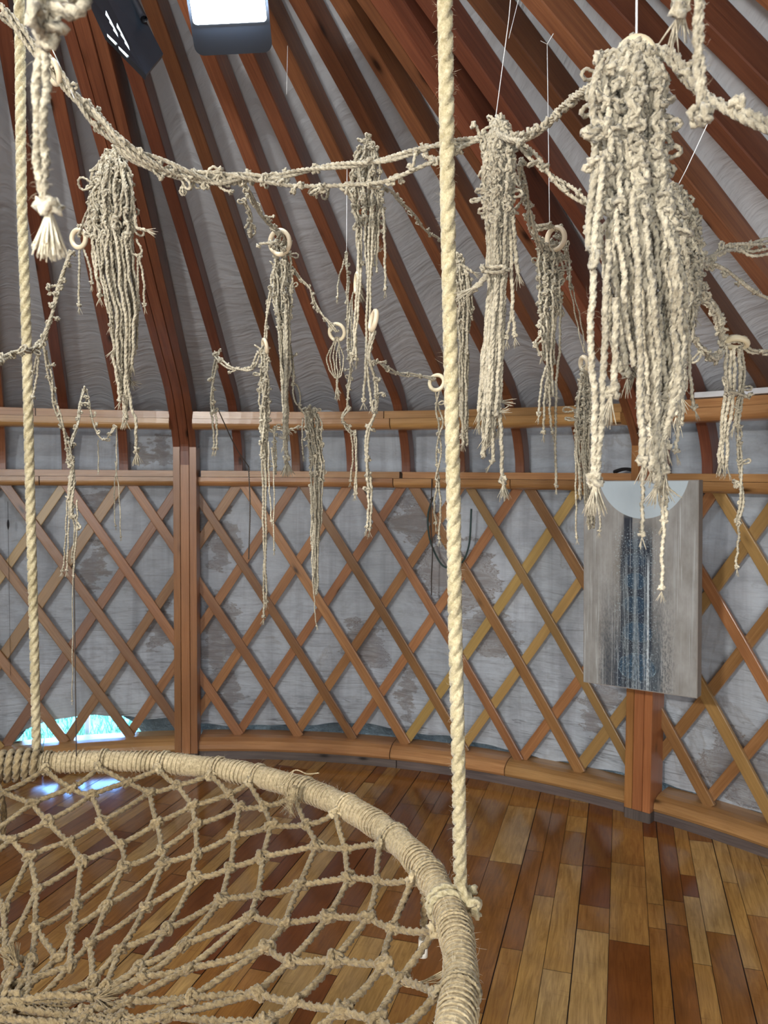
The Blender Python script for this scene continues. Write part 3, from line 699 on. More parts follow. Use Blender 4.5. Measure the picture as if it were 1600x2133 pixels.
def tassel(parent,outline,d,r,kz,n,bottoms,hair=0,thick=1.,jit=25,endmix=('knot','fray','none'),dense=1.,wig=.0012):
    ys=[o_[0] for o_ in outline]; xl=[o_[1] for o_ in outline]; xr=[o_[2] for o_ in outline]
    bu=[b_[0] for b_ in bottoms]; by=[b_[1] for b_ in bottoms]; mbk=MB()
    for i in range(n):
        rho=math.sqrt((i+.5)/n); an=i*2.39996+rng.normal(0,.2); u=rho*math.cos(an); w=rho*math.sin(an)
        ye=float(np.interp((u+1)/2,bu,by))+rng.normal(0,jit)
        y0=ys[0]+rng.random()*14
        yy=np.arange(y0,ye,22) if ye-y0>44 else np.array([y0,(y0+ye)/2,ye]); pts=[]
        for y_ in np.r_[yy,ye]:
            l=float(np.interp(y_,ys,xl)); r_=float(np.interp(y_,ys,xr)); hw=(r_-l)/2; k_=1.0 if y_<kz[1] else .25
            x=(l+r_)/2+u*hw*.93+rng.normal(0,hw*.10*k_); dd=d+w*hw*thick*d/FPX+rng.normal(0,r*.8*k_)
            pts.append(P(x,y_,dd))
        strand_obj(parent,pts,r*(.88+.24*rng.random()),endmix[rng.integers(len(endmix))],wig*(1.2 if True else 1),hair)
        # knots up in the worked part
        for y_ in np.arange(max(kz[0],y0),kz[1],(26/dense)*(1+.5*rng.random())):
            y2=y_+rng.normal(0,8); l=float(np.interp(y2,ys,xl)); r_=float(np.interp(y2,ys,xr)); hw=(r_-l)/2
            q=P((l+r_)/2+u*hw*.98,y2,d+w*hw*thick*d/FPX)
            knot(mbk,q,r,1.5+rng.random()*.9)
            if rng.random()<.13: loop(mbk,q,r,np.array([u,-w,rng.normal(0,.5)])+rng.normal(0,.2,3),r*(4+3*rng.random()))
    return mbk.build('knotwork',J_MAC,parent)
def T(name,x,y_,d,label,cat,group=None): return empty(name,P(x,y_,d),label,cat,group)
GT='knotted rope tassels hanging under the roof'; GG='knotted rope garlands strung under the roof'
# --- main garland
t=T('rope_garland',500,370,1.3,'long twin-cord garland sagging from the top left to the middle tassel','garland',GG)
chain(t,[(-30,-10),(60,85),(130,165),(190,240),(260,305),(330,340),(400,362),(470,372),(560,372)],1.15,.0036,3,4.2,.5,1.35,spread=2.0)
chain(t,[(200,235),(262,318),(330,352),(400,372),(450,385),(500,368)],1.27,.0034,3,2.8,.9,1.33,looplen=5)
chain(t,[(555,368),(640,358),(720,343),(830,325),(930,302),(1010,283)],1.33,.0034,2,12,.3,1.2,spread=1.2)
chain(t,[(545,378),(620,385),(720,388),(800,378),(860,352),(930,322),(1000,292)],1.33,.0036,1,5,.8,1.2,spread=.5,looplen=5)
for x,y_ in((405,395),(455,385),(385,405),(555,380),(660,400),(685,405)): 
    mb=MB(); q=P(x,y_-(24 if x<500 else 14),1.33); loop(mb,q,.0028,(rng.normal(0,.3),0,-1),.020); loop(mb,q,.0028,(rng.normal(0,.6),0,-1),.018); mb.build('bow',J_MAC,t)
wring(t,112,150,1.2,22,(.6,.5,.3)); thread(t,90,60,155,205,1.2,.0009); thread(t,240,-20,0,-20,1.2) if False else None
t=T('rope_garland',1140,250,1.1,'short lumpy garland climbing from the middle tassel to the biggest tassel','garland',GG)
chain(t,[(1040,285),(1085,285),(1130,262),(1180,225),(1230,178),(1270,135),(1320,100)],1.18,.0033,3,3.2,.55,.86,spread=1.6,looplen=4)
t=T('rope_garland',1170,390,1.15,'knotted garland dropping from the middle tassel behind the biggest tassel','garland',GG)
chain(t,[(1065,285),(1110,325),(1160,375),(1205,410),(1240,440),(1225,480)],1.2,.003,3,3.5,.5,1.1,spread=1.6)
t=T('rope_garland',1480,170,.85,'thick double garland running from the biggest tassel to the right edge','garland',GG)
chain(t,[(1340,110),(1400,120),(1450,170),(1500,205),(1560,240),(1630,280)],.84,.0045,2,6.5,.3,.72,spread=1.1,looplen=3)
# --- tassels
t=T('rope_tassel',235,330,1.48,'wide rope tassel with long straight fringe, hanging leftmost in front of the thick rafter','tassel',GT)
tassel(t,[(318,222,250),(345,200,272),(400,185,285),(480,183,285),(560,190,292),(650,212,302),(780,228,288),(850,245,275)],1.5,.0031,(330,500),34,[(0,590),(.12,640),(.25,770),(.5,835),(.7,830),(.85,720),(1,640)],hair=8,dense=1.15)
strand_obj(t,PP([(262,760),(272,840),(283,880),(283,938)],1.48),.003,'tuft'); strand_obj(t,PP([(235,740),(246,800),(250,835)],1.47),.003,'knot')
strand_obj(t,PP([(268,360),(278,420),(284,470),(305,480)],1.48),.0032,'fray'); strand_obj(t,PP([(284,498),(296,525),(288,540),(287,632)],1.48),.0026,'knot'); strand_obj(t,PP([(290,535),(299,580),(300,634)],1.48),.0026,'knot')
chain(t,[(272,470),(268,500),(272,530),(290,535)],1.48,.0028,1,5,.2)
mb=MB(); loop(mb,P(195,385,1.48),.0032,(-1,0,.1),.028,.018); mb.build('bow',J_MAC,t)
t=T('rope_tassel',765,300,1.45,'small tassel under the twin cords, with a few long tails and a wooden ring','tassel',GT)
tassel(t,[(295,758,778),(325,735,795),(400,728,795),(450,738,795),(520,742,790),(620,745,790)],1.46,.0028,(300,470),14,[(0,640),(.3,480),(.5,560),(.8,500),(1,600)],jit=40,hair=5,dense=1.2)
for q_ in([(772,430),(768,520),(765,650),(760,790),(757,833)],[(778,440),(773,560),(770,700),(765,770),(775,840)],[(798,430),(802,520),(803,600)],[(748,500),(745,600),(738,680),(742,748)],[(752,560),(745,660),(735,740)]): strand_obj(t,PP(q_,1.44),.0029,'knot')
wring(t,778,668,1.42,20,(1,.3,-.2)); wring(t,744,590,1.46,20,(1,.2,0),.0038)
chain(t,[(777,690),(770,740),(785,790),(780,850),(765,900),(768,960),(770,1000),(768,1020)],1.42,.0029,2,4.5,.35)
for q_ in([(764,990),(768,1050),(765,1095)],[(772,990),(774,1050),(770,1100)]): strand_obj(t,PP(q_,1.42),.0028,'knot')
chain(t,[(795,400),(797,440),(800,480)],1.45,.0026,1,3,.3)
t=T('rope_tassel',1040,262,1.18,'full pale tassel with straight fringe, to the right of the right suspension rope','tassel',GT)
tassel(t,[(258,1030,1055),(290,1006,1078),(400,1004,1072),(470,1012,1066),(600,1016,1056),(700,1008,1052),(750,1002,1050),(860,993,1048)],1.2,.0032,(262,470),32,[(0,850),(.3,870),(.5,925),(.7,880),(.85,860),(1,840)],hair=9,dense=1.25)
strand_obj(t,PP([(1040,850),(1045,920),(1046,1000)],1.19),.0032,'tuft'); strand_obj(t,PP([(1062,450),(1066,560),(1068,640),(1072,698)],1.19),.003,'knot'); strand_obj(t,PP([(1068,640),(1060,680),(1056,700)],1.19),.0028,'knot')
strand_obj(t,PP([(1068,450),(1074,520),(1078,568)],1.19),.0036,'fray'); chain(t,[(1005,560),(1030,562),(1052,560)],1.17,.003,2,3,.3)
strand_obj(t,PP([(1012,575),(1000,590),(985,603)],1.17),.0045,'fray'); thread(t,1060,40,1032,250,1.2,.0006); thread(t,1100,-400,1060,40,1.2,.0006)
BIG=empty('rope_tassel',P(1325,90,.82),'biggest brightest rope tassel, hanging from a wooden ring in front of the painting','tassel',GT)
tassel(BIG,[(95,1300,1345),(140,1262,1388),(200,1242,1395),(300,1245,1392),(400,1255,1405),(500,1245,1428),(600,1250,1444),(700,1268,1442),(800,1290,1436),(900,1318,1402),(1000,1330,1392)],.82,.0037,(110,470),42,[(0,770),(.12,760),(.25,740),(.38,860),(.5,990),(.62,1010),(.75,1000),(.88,880),(1,790)],hair=24,thick=.8,jit=30,dense=.62,wig=.0018)
wring(BIG,1325,118,.82,32,(.1,1,.25),.0055); thread(BIG,1335,-1480,1326,100,.82,.0012)
for q_ in([(1255,330),(1246,440),(1236,560),(1232,700),(1238,850),(1240,1000)],[(1268,500),(1262,640),(1258,760),(1252,880),(1243,1000)],[(1284,620),(1282,740),(1276,815)],[(1318,400),(1330,600),(1334,800),(1338,960)]): strand_obj(BIG,PP(q_,.78),.0036,'tuft' if q_[0][0]<1300 else 'knot',hair=60)
for q_ in([(1338,960),(1339,1040),(1338,1112)],[(1380,960),(1388,1040),(1386,1085)],[(1376,960),(1382,1090),(1378,1222)],[(1350,900),(1362,980),(1368,1020)]): strand_obj(BIG,PP(q_,.84),.0024,'knot',hair=10)
for q_ in([(1415,790),(1414,880),(1408,940)],[(1436,700),(1438,780),(1445,850)],[(1418,560),(1424,700),(1416,800)]): strand_obj(BIG,PP(q_,.9),.0024,'knot')
for q_ in([(1250,130),(1240,200),(1252,280),(1242,345)],[(1262,150),(1262,250),(1262,330)]): chain(BIG,q_,.79,.0038,1,3.5,.7,looplen=3)
for q_ in([(1225,290),(1248,270)],[(1222,268),(1250,262)],[(1252,345),(1240,390),(1238,520)]): chain(BIG,q_,.79,.004,2,3.5,.2)
t=T('rope_tassel',1440,430,1.0,'dark matted tassel half hidden behind the right side of the biggest tassel','tassel',GT)
tassel(t,[(400,1395,1420),(440,1390,1450),(500,1385,1462),(600,1390,1468),(700,1395,1450),(800,1400,1440)],1.02,.0028,(400,640),26,[(0,760),(.5,800),(1,650)],dense=1.2,jit=40)
t=T('rope_tassel',590,500,1.75,'dark tassel below a wooden ring on the chain left of centre','tassel',GT)
chain(t,[(500,372),(515,400),(530,425),(555,455),(575,480),(590,500)],1.5,.0029,3,3.2,.6,1.72,spread=1.7,looplen=4)
chain(t,[(510,420),(520,450),(518,480),(522,492)],1.55,.0027,2,3.2,.6,1.6)
chain(t,[(540,512),(560,510),(580,505)],1.68,.003,2,3,.6)
wring(t,583,505,1.72,24,(.5,1,.2),.005)
tassel(t,[(512,568,602),(560,562,612),(620,560,612),(680,575,606),(760,580,606),(860,588,602)],1.76,.0027,(515,680),16,[(0,810),(.4,900),(.6,950),(1,760)],dense=1.2,jit=30)
strand_obj(t,PP([(596,640),(597,760),(593,880),(597,955)],1.74),.0042,'tuft')
t=T('rope_chain',660,600,1.8,'thin knotted chain falling from the dark tassel to a ring with looped cords','rope chain',GG)
chain(t,[(605,555),(625,580),(648,600),(655,630),(668,655),(690,678),(702,690)],1.78,.0024,2,4,.45)
wring(t,702,692,1.8,17,(.4,1,.3),.0042)
for i in range(6):
    x=690+i*5; strand_obj(t,PP([(702+rng.normal(0,3),702),(x-8+i*1.5,740),(x-2,775),(703,790),(702,800),(700+i*1.2,818+rng.normal(0,4))],1.8),.0020,'knot' if i%2 else 'fray')
t=T('rope_tassel',550,715,1.65,'very long slim tassel hung from a small ring, reaching down the lattice left of centre','tassel',GT)
chain(t,[(562,600),(560,640),(556,680),(552,708)],1.7,.0024,2,5,.35); wring(t,552,722,1.66,14,(1,.4,.2),.004)
tassel(t,[(725,543,560),(780,540,562),(820,538,565),(900,546,562),(1100,546,562),(1250,545,558)],1.66,.0027,(730,900),7,[(0,960),(.4,1000),(.6,960),(1,900)],dense=1.1,jit=40)
chain(t,[(550,800),(547,880),(548,950)],1.64,.0029,2,4,.6,looplen=4)
for q_ in([(546,940),(548,1050),(550,1180),(549,1285)],[(552,940),(554,1060),(553,1180),(556,1252)],[(560,920),(560,1000),(566,1085)],[(566,930),(571,1010),(570,1145)]): strand_obj(t,PP(q_,1.64),.0027 if q_[0][0]<556 else .0018,'knot')
chain(t,[(572,890),(573,930),(572,985)],1.7,.0021,2,3.5,.6)
t=T('rope_chain',600,800,1.8,'knotted chain with an open link between the dark tassel and the grey fringe','rope chain',GG)
chain(t,[(604,725),(608,760),(612,790),(611,800)],1.78,.0024,2,4,.5); 
mb=MB(); q=P(618,822,1.8); tt_=np.linspace(0,2*PI,24); cord(mb,np.array([P(618+7*math.cos(x)+4*math.sin(x)*.8,822+22*math.sin(x),1.8) for x in tt_]),.0024,sides=6); mb.build('open_link',J_MAC,t)
chain(t,[(624,845),(632,855),(640,862)],1.8,.0026,2,3,.5); chain(t,[(575,892),(600,895),(622,888)],1.82,.002,2,3.5,.5)
t=T('rope_tassel',655,855,1.85,'grey lower tassel with many thin tails in front of the rail and lattice','tassel',GT)
tassel(t,[(850,632,660),(880,628,672),(940,640,676),(1000,642,676),(1100,644,672),(1200,645,668),(1300,650,662)],1.85,.0022,(855,1010),17,[(0,1120),(.3,1150),(.5,1240),(.7,1180),(1,1060)],dense=1.2,jit=40)
strand_obj(t,PP([(630,870),(630,920),(631,948)],1.84),.0024,'fray'); strand_obj(t,PP([(655,1100),(652,1210),(659,1305)],1.84),.0016,'knot')
t=T('rope_tassel',720,525,1.9,'slim dark tassel on a white thread, left of the ringed small tassel','tassel',GT)
thread(t,723,345,722,528,1.9,.0008)
chain(t,[(721,530),(727,580),(722,620),(726,680),(727,740),(728,790),(726,850)],1.9,.0026,2,4.2,.3)
for q_ in([(718,540),(706,580),(703,620)],[(740,600),(728,650),(742,700),(742,748)],[(735,620),(732,700),(735,750)]): strand_obj(t,PP(q_,1.88),.0024,'knot')
chain(t,[(726,850),(714,870),(722,890),(738,905)],1.88,.0026,2,3.5,.7)
for q_ in([(731,895),(735,950),(730,1000)],[(737,895),(742,960),(738,1028)],[(741,895),(743,970),(742,1028)]): strand_obj(t,PP(q_,1.88),.0026,'knot')
t=T('rope_garland',860,450,1.6,'thin knotted cord slanting from the small ringed tassel behind the right suspension rope','garland',GG)
chain(t,[(800,392),(820,405),(840,425),(862,450),(890,480),(925,508)],1.5,.0022,2,5,.35,1.75)
t=T('rope_garland',850,780,1.6,'thin knotted cord sagging low to a ring beside the right suspension rope','garland',GG)
chain(t,[(785,755),(810,770),(830,778),(860,782),(905,790)],1.5,.0024,2,6,.4,1.62); wring(t,910,797,1.62,16,(.5,1,-.2),.0042)
t=T('rope_chain',915,810,1.62,'double knotted chain below the small ring, just left of the right suspension rope','rope chain',GT)
chain(t,[(912,810),(912,850),(918,880),(914,905),(914,950),(912,1000)],1.62,.0024,2,5.5,.4,spread=2)
for q_ in([(911,1000),(905,1050),(908,1090)],[(913,1000),(918,1060),(914,1120)]): strand_obj(t,PP(q_,1.62),.0027,'knot')
t=T('rope_tassel',955,540,1.5,'dim tassel just right of and behind the right suspension rope','tassel',GT)
tassel(t,[(535,945,962),(580,948,982),(640,950,985),(700,955,976),(800,955,975),(900,958,974)],1.5,.0026,(540,690),14,[(0,860),(.5,910),(1,880)],dense=1.1,jit=25)
strand_obj(t,PP([(960,550),(975,560),(985,568)],1.49),.003,'fray'); strand_obj(t,PP([(972,560),(974,640),(973,735)],1.49),.0025,'knot')
t=T('rope_tassel',1145,470,1.4,'dark tassel on wooden ring and white thread, between pale tassel and biggest tassel','tassel',GT)
thread(t,1140,92,1145,468,1.42,.0007); thread(t,1126,85,1140,92,1.42,.0007); thread(t,1153,70,1140,92,1.42,.0007)
chain(t,[(1085,340),(1092,400),(1100,450),(1115,490),(1135,520)],1.25,.0029,3,3.2,.6,1.4,spread=1.6)
chain(t,[(1120,475),(1145,470),(1165,480)],1.4,.003,2,3,.3); wring(t,1158,497,1.4,22,(.9,.8,.1),.0045)
tassel(t,[(500,1120,1168),(560,1118,1172),(640,1120,1170),(720,1128,1160),(800,1130,1162)],1.42,.0027,(505,650),14,[(0,720),(.4,800),(.7,790),(1,660)],dense=1.3,jit=25)
for q_ in([(1140,760),(1128,800),(1122,862)],[(1142,780),(1134,830),(1133,900)],[(1144,800),(1146,860),(1150,900)],[(1168,630),(1166,720),(1158,830),(1158,1010)]): strand_obj(t,PP(q_,1.4),.0027,'knot')
chain(t,[(1128,660),(1118,672),(1130,690),(1115,712),(1128,740)],1.4,.0027,1,3,.6); chain(t,[(1175,500),(1185,560),(1190,600)],1.5,.0025,2,3.5,.6)
t=T('rope_tassel',1218,745,1.5,'dark knot-covered tassel on a small ring, left of the painting top','tassel',GT)
for q_ in([(1185,590),(1200,660),(1216,735)],[(1190,590),(1208,660),(1219,735)]): strand_obj(t,PP(q_,1.5),.0016,'none',name='cord')
wring(t,1217,758,1.5,14,(1,.3,.2),.0045)
tassel(t,[(770,1212,1226),(830,1198,1238),(880,1195,1240),(940,1196,1236),(1040,1205,1240)],1.5,.0026,(775,910),15,[(0,990),(.3,1020),(.6,1070),(1,1090)],dense=1.5,jit=25)
strand_obj(t,PP([(1198,900),(1200,1010),(1200,1120)],1.5),.0022,'knot'); strand_obj(t,PP([(1245,950),(1250,1040),(1250,1105)],1.4),.0022,'knot')
for x in(1190,1195): 
    mb=MB(); loop(mb,P(x+8,855+(x-1190)*4,1.48),.0026,(-1,0,.1),.022,.012); mb.build('bow',J_MAC,t)
t=T('rope_tassel',1540,715,1.2,'tassel hung from a wooden ring near the right edge, one tail far longer','tassel',GT)
wring(t,1535,715,1.2,20,(.25,.35,1),.0045); chain(t,[(1508,712),(1530,705),(1548,708)],1.2,.0032,2,3,.3)
for q_ in([(1512,720),(1512,800),(1503,900),(1498,965)],[(1522,730),(1520,820),(1508,900),(1504,968)],[(1530,725),(1528,830),(1516,900),(1514,972)],[(1540,730),(1542,800),(1530,890)]): strand_obj(t,PP(q_,1.2),.0030,'fray')
chain(t,[(1545,730),(1546,790),(1540,850),(1542,930),(1540,1000),(1545,1050),(1540,1085)],1.2,.0025,2,5.5,.35); strand_obj(t,PP([(1541,1080),(1537,1130),(1534,1180)],1.2),.0022,'knot')
chain(t,[(1515,812),(1540,815),(1565,825)],1.18,.0028,2,3.5,.8)
t=T('rope_garland',1520,520,1.1,'knotted cords stretching from behind the biggest tassel to the right edge','garland',GG)
chain(t,[(1455,545),(1480,540),(1510,520),(1545,512),(1610,500)],1.05,.0028,2,4,.5,1.15); chain(t,[(1460,540),(1500,560),(1540,590),(1610,620)],1.05,.0028,2,6,.3,1.15); chain(t,[(1540,515),(1565,528),(1610,522)],1.13,.0028,2,5,.3)
t=T('rope_garland',1490,690,1.15,'dark looped garland slanting down to the ring at the right edge','garland',GG)
chain(t,[(1440,590),(1465,620),(1490,650),(1508,705)],1.1,.0034,3,2.8,.4,1.2); chain(t,[(1440,650),(1450,710),(1470,740),(1490,745),(1508,725)],1.1,.0028,2,3.5,.7,1.2,looplen=5); chain(t,[(1548,718),(1570,735),(1610,735)],1.2,.0028,2,5,.4)
# left group
t=T('rope_chain',165,490,1.6,'knotted chain from a ring at the left, slanting down to the left suspension rope','rope chain',GG)
wring(t,164,497,1.6,18,(.4,1,.1),.0048)
chain(t,[(190,400),(180,450),(166,490)],1.5,.0024,2,6,.2,1.6); chain(t,[(150,525),(135,570),(118,610),(105,650),(92,700)],1.6,.0034,2,4,.4,spread=1.2,looplen=4); chain(t,[(128,600),(110,597),(103,600)],1.6,.003,1,3,.3)
for q_ in([(165,520),(165,580),(164,636)],[(175,520),(188,560),(192,590)],[(95,700),(78,740),(70,775)],[(80,740),(76,790),(68,828)]): strand_obj(t,PP(q_,1.58),.0028,'knot')
chain(t,[(85,710),(60,730),(40,735),(10,745),(-30,765)],1.6,.003,2,4,.7,1.4,looplen=5)
t=T('rope_chain',130,850,1.7,'long drooping knotted chain at the left, ending in thin tails over the lattice','rope chain',GT)
chain(t,[(88,710),(98,750),(105,790),(112,835),(125,870),(138,910),(146,960)],1.65,.0028,2,4.2,.4,1.72); chain(t,[(146,950),(148,1000),(150,1045),(155,1080)],1.72,.0034,3,2.8,.5,spread=1.7)
for q_ in([(140,1040),(137,1110),(131,1188)],[(145,1050),(142,1120),(139,1188)],[(150,1050),(155,1110),(150,1160)],[(160,1040),(160,1100),(152,1200)],[(152,1180),(151,1350),(150,1460)]): strand_obj(t,PP(q_,1.72),.0022 if q_[0][1]<1100 else .0014,'knot')
mb=MB(); cord(mb,[P(154,1180,1.72),P(159,1575,1.72)],.0014,sides=6); mb.build('hanging_cord',M_WIRE,t)
t=T('rope_chain',175,815,1.85,'peaked knotted chain below the left tassel with thin dark cords','rope chain',GT)
chain(t,[(146,960),(150,920),(160,880),(170,840),(176,812)],1.74,.0026,2,4,.4,1.85); chain(t,[(178,812),(186,850),(200,890),(215,915),(228,905),(240,888)],1.85,.0024,2,3.8,.5)
for q_ in([(205,915),(205,980)],[(242,890),(243,960),(238,1030),(240,1095)],[(240,960),(248,1030),(252,1118)]): strand_obj(t,PP(q_,1.86),.0016,'knot')
mb=MB(); loop(mb,P(176,812,1.84),.003,(0,0,1),.008); mb.build('bow',J_MAC,t)
t=T('rope_chain',450,735,1.75,'short peaked chain with a double tail, left of the long slim tassel','rope chain',GT)
chain(t,[(448,740),(460,752),(480,765),(505,768),(525,765),(540,735)],1.75,.0027,2,4,.5,1.68,looplen=4); chain(t,[(450,738),(446,780),(443,830),(442,860)],1.75,.0027,2,4.5,.3)
for q_ in([(441,860),(445,900),(445,935)],[(449,860),(452,900),(451,933)]): strand_obj(t,PP(q_,1.75),.0027,'knot')
mb=MB(); loop(mb,P(448,745,1.75),.0035,(0,0,1),.012); mb.build('bow',J_MAC,t)
# foreground pieces
t=T('rope_strand',100,200,.55,'blurred near strand hanging at the top left, ending in a frayed brush','rope strand',GT)
chain(t,[(88,-60),(95,0),(90,60)],.5,.0042,3,2.6,.6,spread=1.6); chain(t,[(95,15),(125,5),(160,12),(165,-20)],.5,.0035,2,3,.3)
for q_ in([(88,40),(80,140),(76,260),(84,380),(95,425)],[(98,40),(96,140),(92,260),(92,380),(103,425)]): strand_obj(t,PP(q_,.52),.0030,'none',hair=60)
thread(t,88,-3300,88,-55,.52,.0012)
mb=MB(); knot(mb,P(100,430,.52),.0042,1.9); fray(mb,P(102,438,.52),.0055,np.array([.02,0,-1]),.028,190,.42); mb.build('frayed_brush',J_FRAY,t)
t=T('rope_strand',1450,120,.62,'near strand hanging at the top right and ending in a round knot','rope strand',GT)
for q_ in([(1458,-50),(1460,60),(1452,140),(1462,225)],[(1466,-50),(1450,60),(1462,140),(1466,225)]): strand_obj(t,PP(q_,.62),.0032,'none',hair=40)
thread(t,1462,-2400,1462,-45,.62,.0012)
mb=MB()
for _ in range(3): knot(mb,P(1465,238,.62)+rng.normal(0,.002,3),.0038,1.9)
mb.build('end_knot',J_MAC,t)
t=T('rope_strand',1415,10,.62,'short near strand tip at the top right beside the knotted strand','rope strand',GT)
strand_obj(t,PP([(1420,-60),(1412,-20),(1414,22)],.62),.0045,'knot'); strand_obj(t,PP([(1436,-60),(1430,-30),(1425,5)],.62),.0040,'knot')
# ------------------------------------------------------------------ lamps
def quadframe(c,n,up):
    n=np.asarray(n,float); n/=np.linalg.norm(n); up=np.asarray(up,float); x=np.cross(up,n); x/=np.linalg.norm(x); y_=np.cross(n,x); return x,y_,n
def rbox(mb,c,x,y_,n,w,h,dp,rad):
    pr=[]
    for cx_,cy_,a0 in((1,1,0),(-1,1,90),(-1,-1,180),(1,-1,270)):
        for a in range(0,91,18):
            t_=math.radians(a0+a); pr.append(((cx_*(w/2-rad)+rad*math.cos(t_))/(w/2),(cy_*(h/2-rad)+rad*math.sin(t_))/(h/2)))
    sweep(mb,[c-n*dp/2,c-n*dp/2*.98,c+n*dp/2*.98,c+n*dp/2],x,y_,w,h,prof=pr)
dl=1.75; lc=P(472,-18,dl); t=empty('floodlight',lc,'rectangular white LED floodlight shining under the rafters at the top','floodlight')
vd=CAM-lc; nrm=vd/np.linalg.norm(vd)+np.array([.0,0,-.35]); x,y_,n=quadframe(lc,nrm,UV_+RV*-.10)
mb=MB(); rbox(mb,lc,x,y_,n,.172,.24,.022,.02); mb.build('housing',M_BLACK,t,smooth=False)
mb=MB(); rbox(mb,lc+n*.012+y_*.028,x,y_,n,.158,.17,.004,.008); mb.build('led_panel',M_LED,t,smooth=False)
mb=MB(); 
for i in range(7):
    for j in range(6):
        q=lc+n*.0155+y_*(.03+(j-2.5)*.026)+x*(i-3)*.021; torus(mb,q,.0075,.0012,n,10,4)
mb.build('led_reflectors',M_WHITE,t)
for s_ in(-1,1):
    mb=MB(); q=lc+x*s_*.092; sweep(mb,[q,q-n*.06,q-n*.10-x*s_*.03],y_,x,.02,.004,.2); mb.build('bracket_arm',M_BLACK,t,smooth=False)
mb=MB(); cord(mb,smoothp([lc-n*.1,lc-n*.16+UPV*.03,lc-n*.1+np.array([0,.3,.2])],6),.003,twist=False); mb.build('power_cable',M_BLACK,t)
la=bpy.data.lights.new('led_light','AREA'); la.shape='RECTANGLE'; la.size=.15; la.size_y=.14; la.energy=16; la.color=(.62,.78,1)
lo=bpy.data.objects.new('led_light',la); C.objects.link(lo); q=lc+n*.022+y_*.03
lo.matrix_world=Matrix(((x[0],y_[0],n[0],q[0]),(x[1],y_[1],n[1],q[1]),(x[2],y_[2],n[2],q[2]),(0,0,0,1)))
lo['kind']='structure'
# second, unlit solar lamp
c2=P(270,62,1.9); t=empty('solar_lamp',c2,'dark folded solar lamp with pale window-like reflections, left of the lit floodlight','solar lamp')
def pq(x_,y_,d): return P(x_,y_,d)
def plate(mb,c4,th):
    c4=[np.asarray(q,float) for q in c4]; nn=np.cross(c4[1]-c4[0],c4[3]-c4[0]); nn/=np.linalg.norm(nn)
    V=c4+[q+nn*th for q in c4]; mb.add(V,[[0,1,2,3],[7,6,5,4],[0,4,5,1],[1,5,6,2],[2,6,7,3],[3,7,4,0]])
mb=MB(); plate(mb,[pq(178,-25,1.92),pq(213,-40,1.98),pq(305,157,1.90),pq(222,72,1.84)],.012); mb.build('lamp_head',M_BLACK,t,smooth=False)
mb=MB(); plate(mb,[pq(205,-30,1.96),pq(262,-38,2.02),pq(340,112,1.98),pq(304,156,1.90)],.012); mb.build('solar_panel',M_PANEL,t,smooth=False)
mb=MB()
def lerp4(c,u,v): return (c[0]*(1-u)+c[1]*u)*(1-v)+(c[3]*(1-u)+c[2]*u)*v
for (x0,y0,x1,y1,n_,w) in((222,24,246,72,3,10),(245,50,270,100,3,9)):
    for i in range(n_):
        a=np.array([x0+(x1-x0)*i/n_,y0+(y1-y0)*i/n_]); b2=np.array([x0+(x1-x0)*(i+.86)/n_,y0+(y1-y0)*(i+.86)/n_])
        plate(mb,[pq(a[0],a[1],1.85),pq(b2[0],b2[1],1.85),pq(b2[0]+w*.2,b2[1]+w*.9,1.85),pq(a[0]-w*.1,a[1]+w*.9,1.85)][::-1],.004)
for (x0,y0,x1,y1) in((224,72,245,92),(248,98,269,118)):
    plate(mb,[pq(x0,y0,1.845),pq(x1,y1,1.845),pq(x1-4,y1+3,1.845),pq(x0+1,y0+6,1.845)][::-1],.004)
mb.build('window_reflections',M_REFLECTION,t,smooth=False)  # pale plates standing in for window-like reflections on the dark lamp
mb=MB(); cord(mb,[pq(300,40,1.98),pq(250,-60,2.05)],.009,twist=False); mb.build('bracket',M_BLACK,t)
# loose threads under the rafters
for (x0,y0,x1,y1,d) in((1080,0,1060,80,1.6),(1110,560*.0+250,0,0,0),(590/2.96+400,95,597,197,2.0)):
    if d>0:
        mb=MB(); cord(mb,[P(x0,y0,d),P(x1,y1,d)],.0006,sides=4,step=.05,twist=False); tag(mb.build('loose_thread',M_THREAD),'fine loose thread hanging from a rafter near x' if False else ('fine pale thread hanging right of the right suspension rope' if x0>1000 else 'fine pale thread hanging below the floodlight'),'thread')
mb=MB(); cord(mb,smoothp([P(1474,258,1.2),P(1450,310,1.2),P(1424,365,1.2),P(1413,385,1.2)],5),.0007,sides=4,step=.02,twist=False); tag(mb.build('loose_thread',M_THREAD),'fine bright thread dangling below the round knot at the upper right','thread')
# ------------------------------------------------------------------ painting
dTL=1700*.8/417.; dTR=1700*.8/455.
TL=P(1213,1003,3.24); TR_=P(1452,998,2.98); BL=P(1218,1420,3.255); BR=P(1456,1457,3.0)
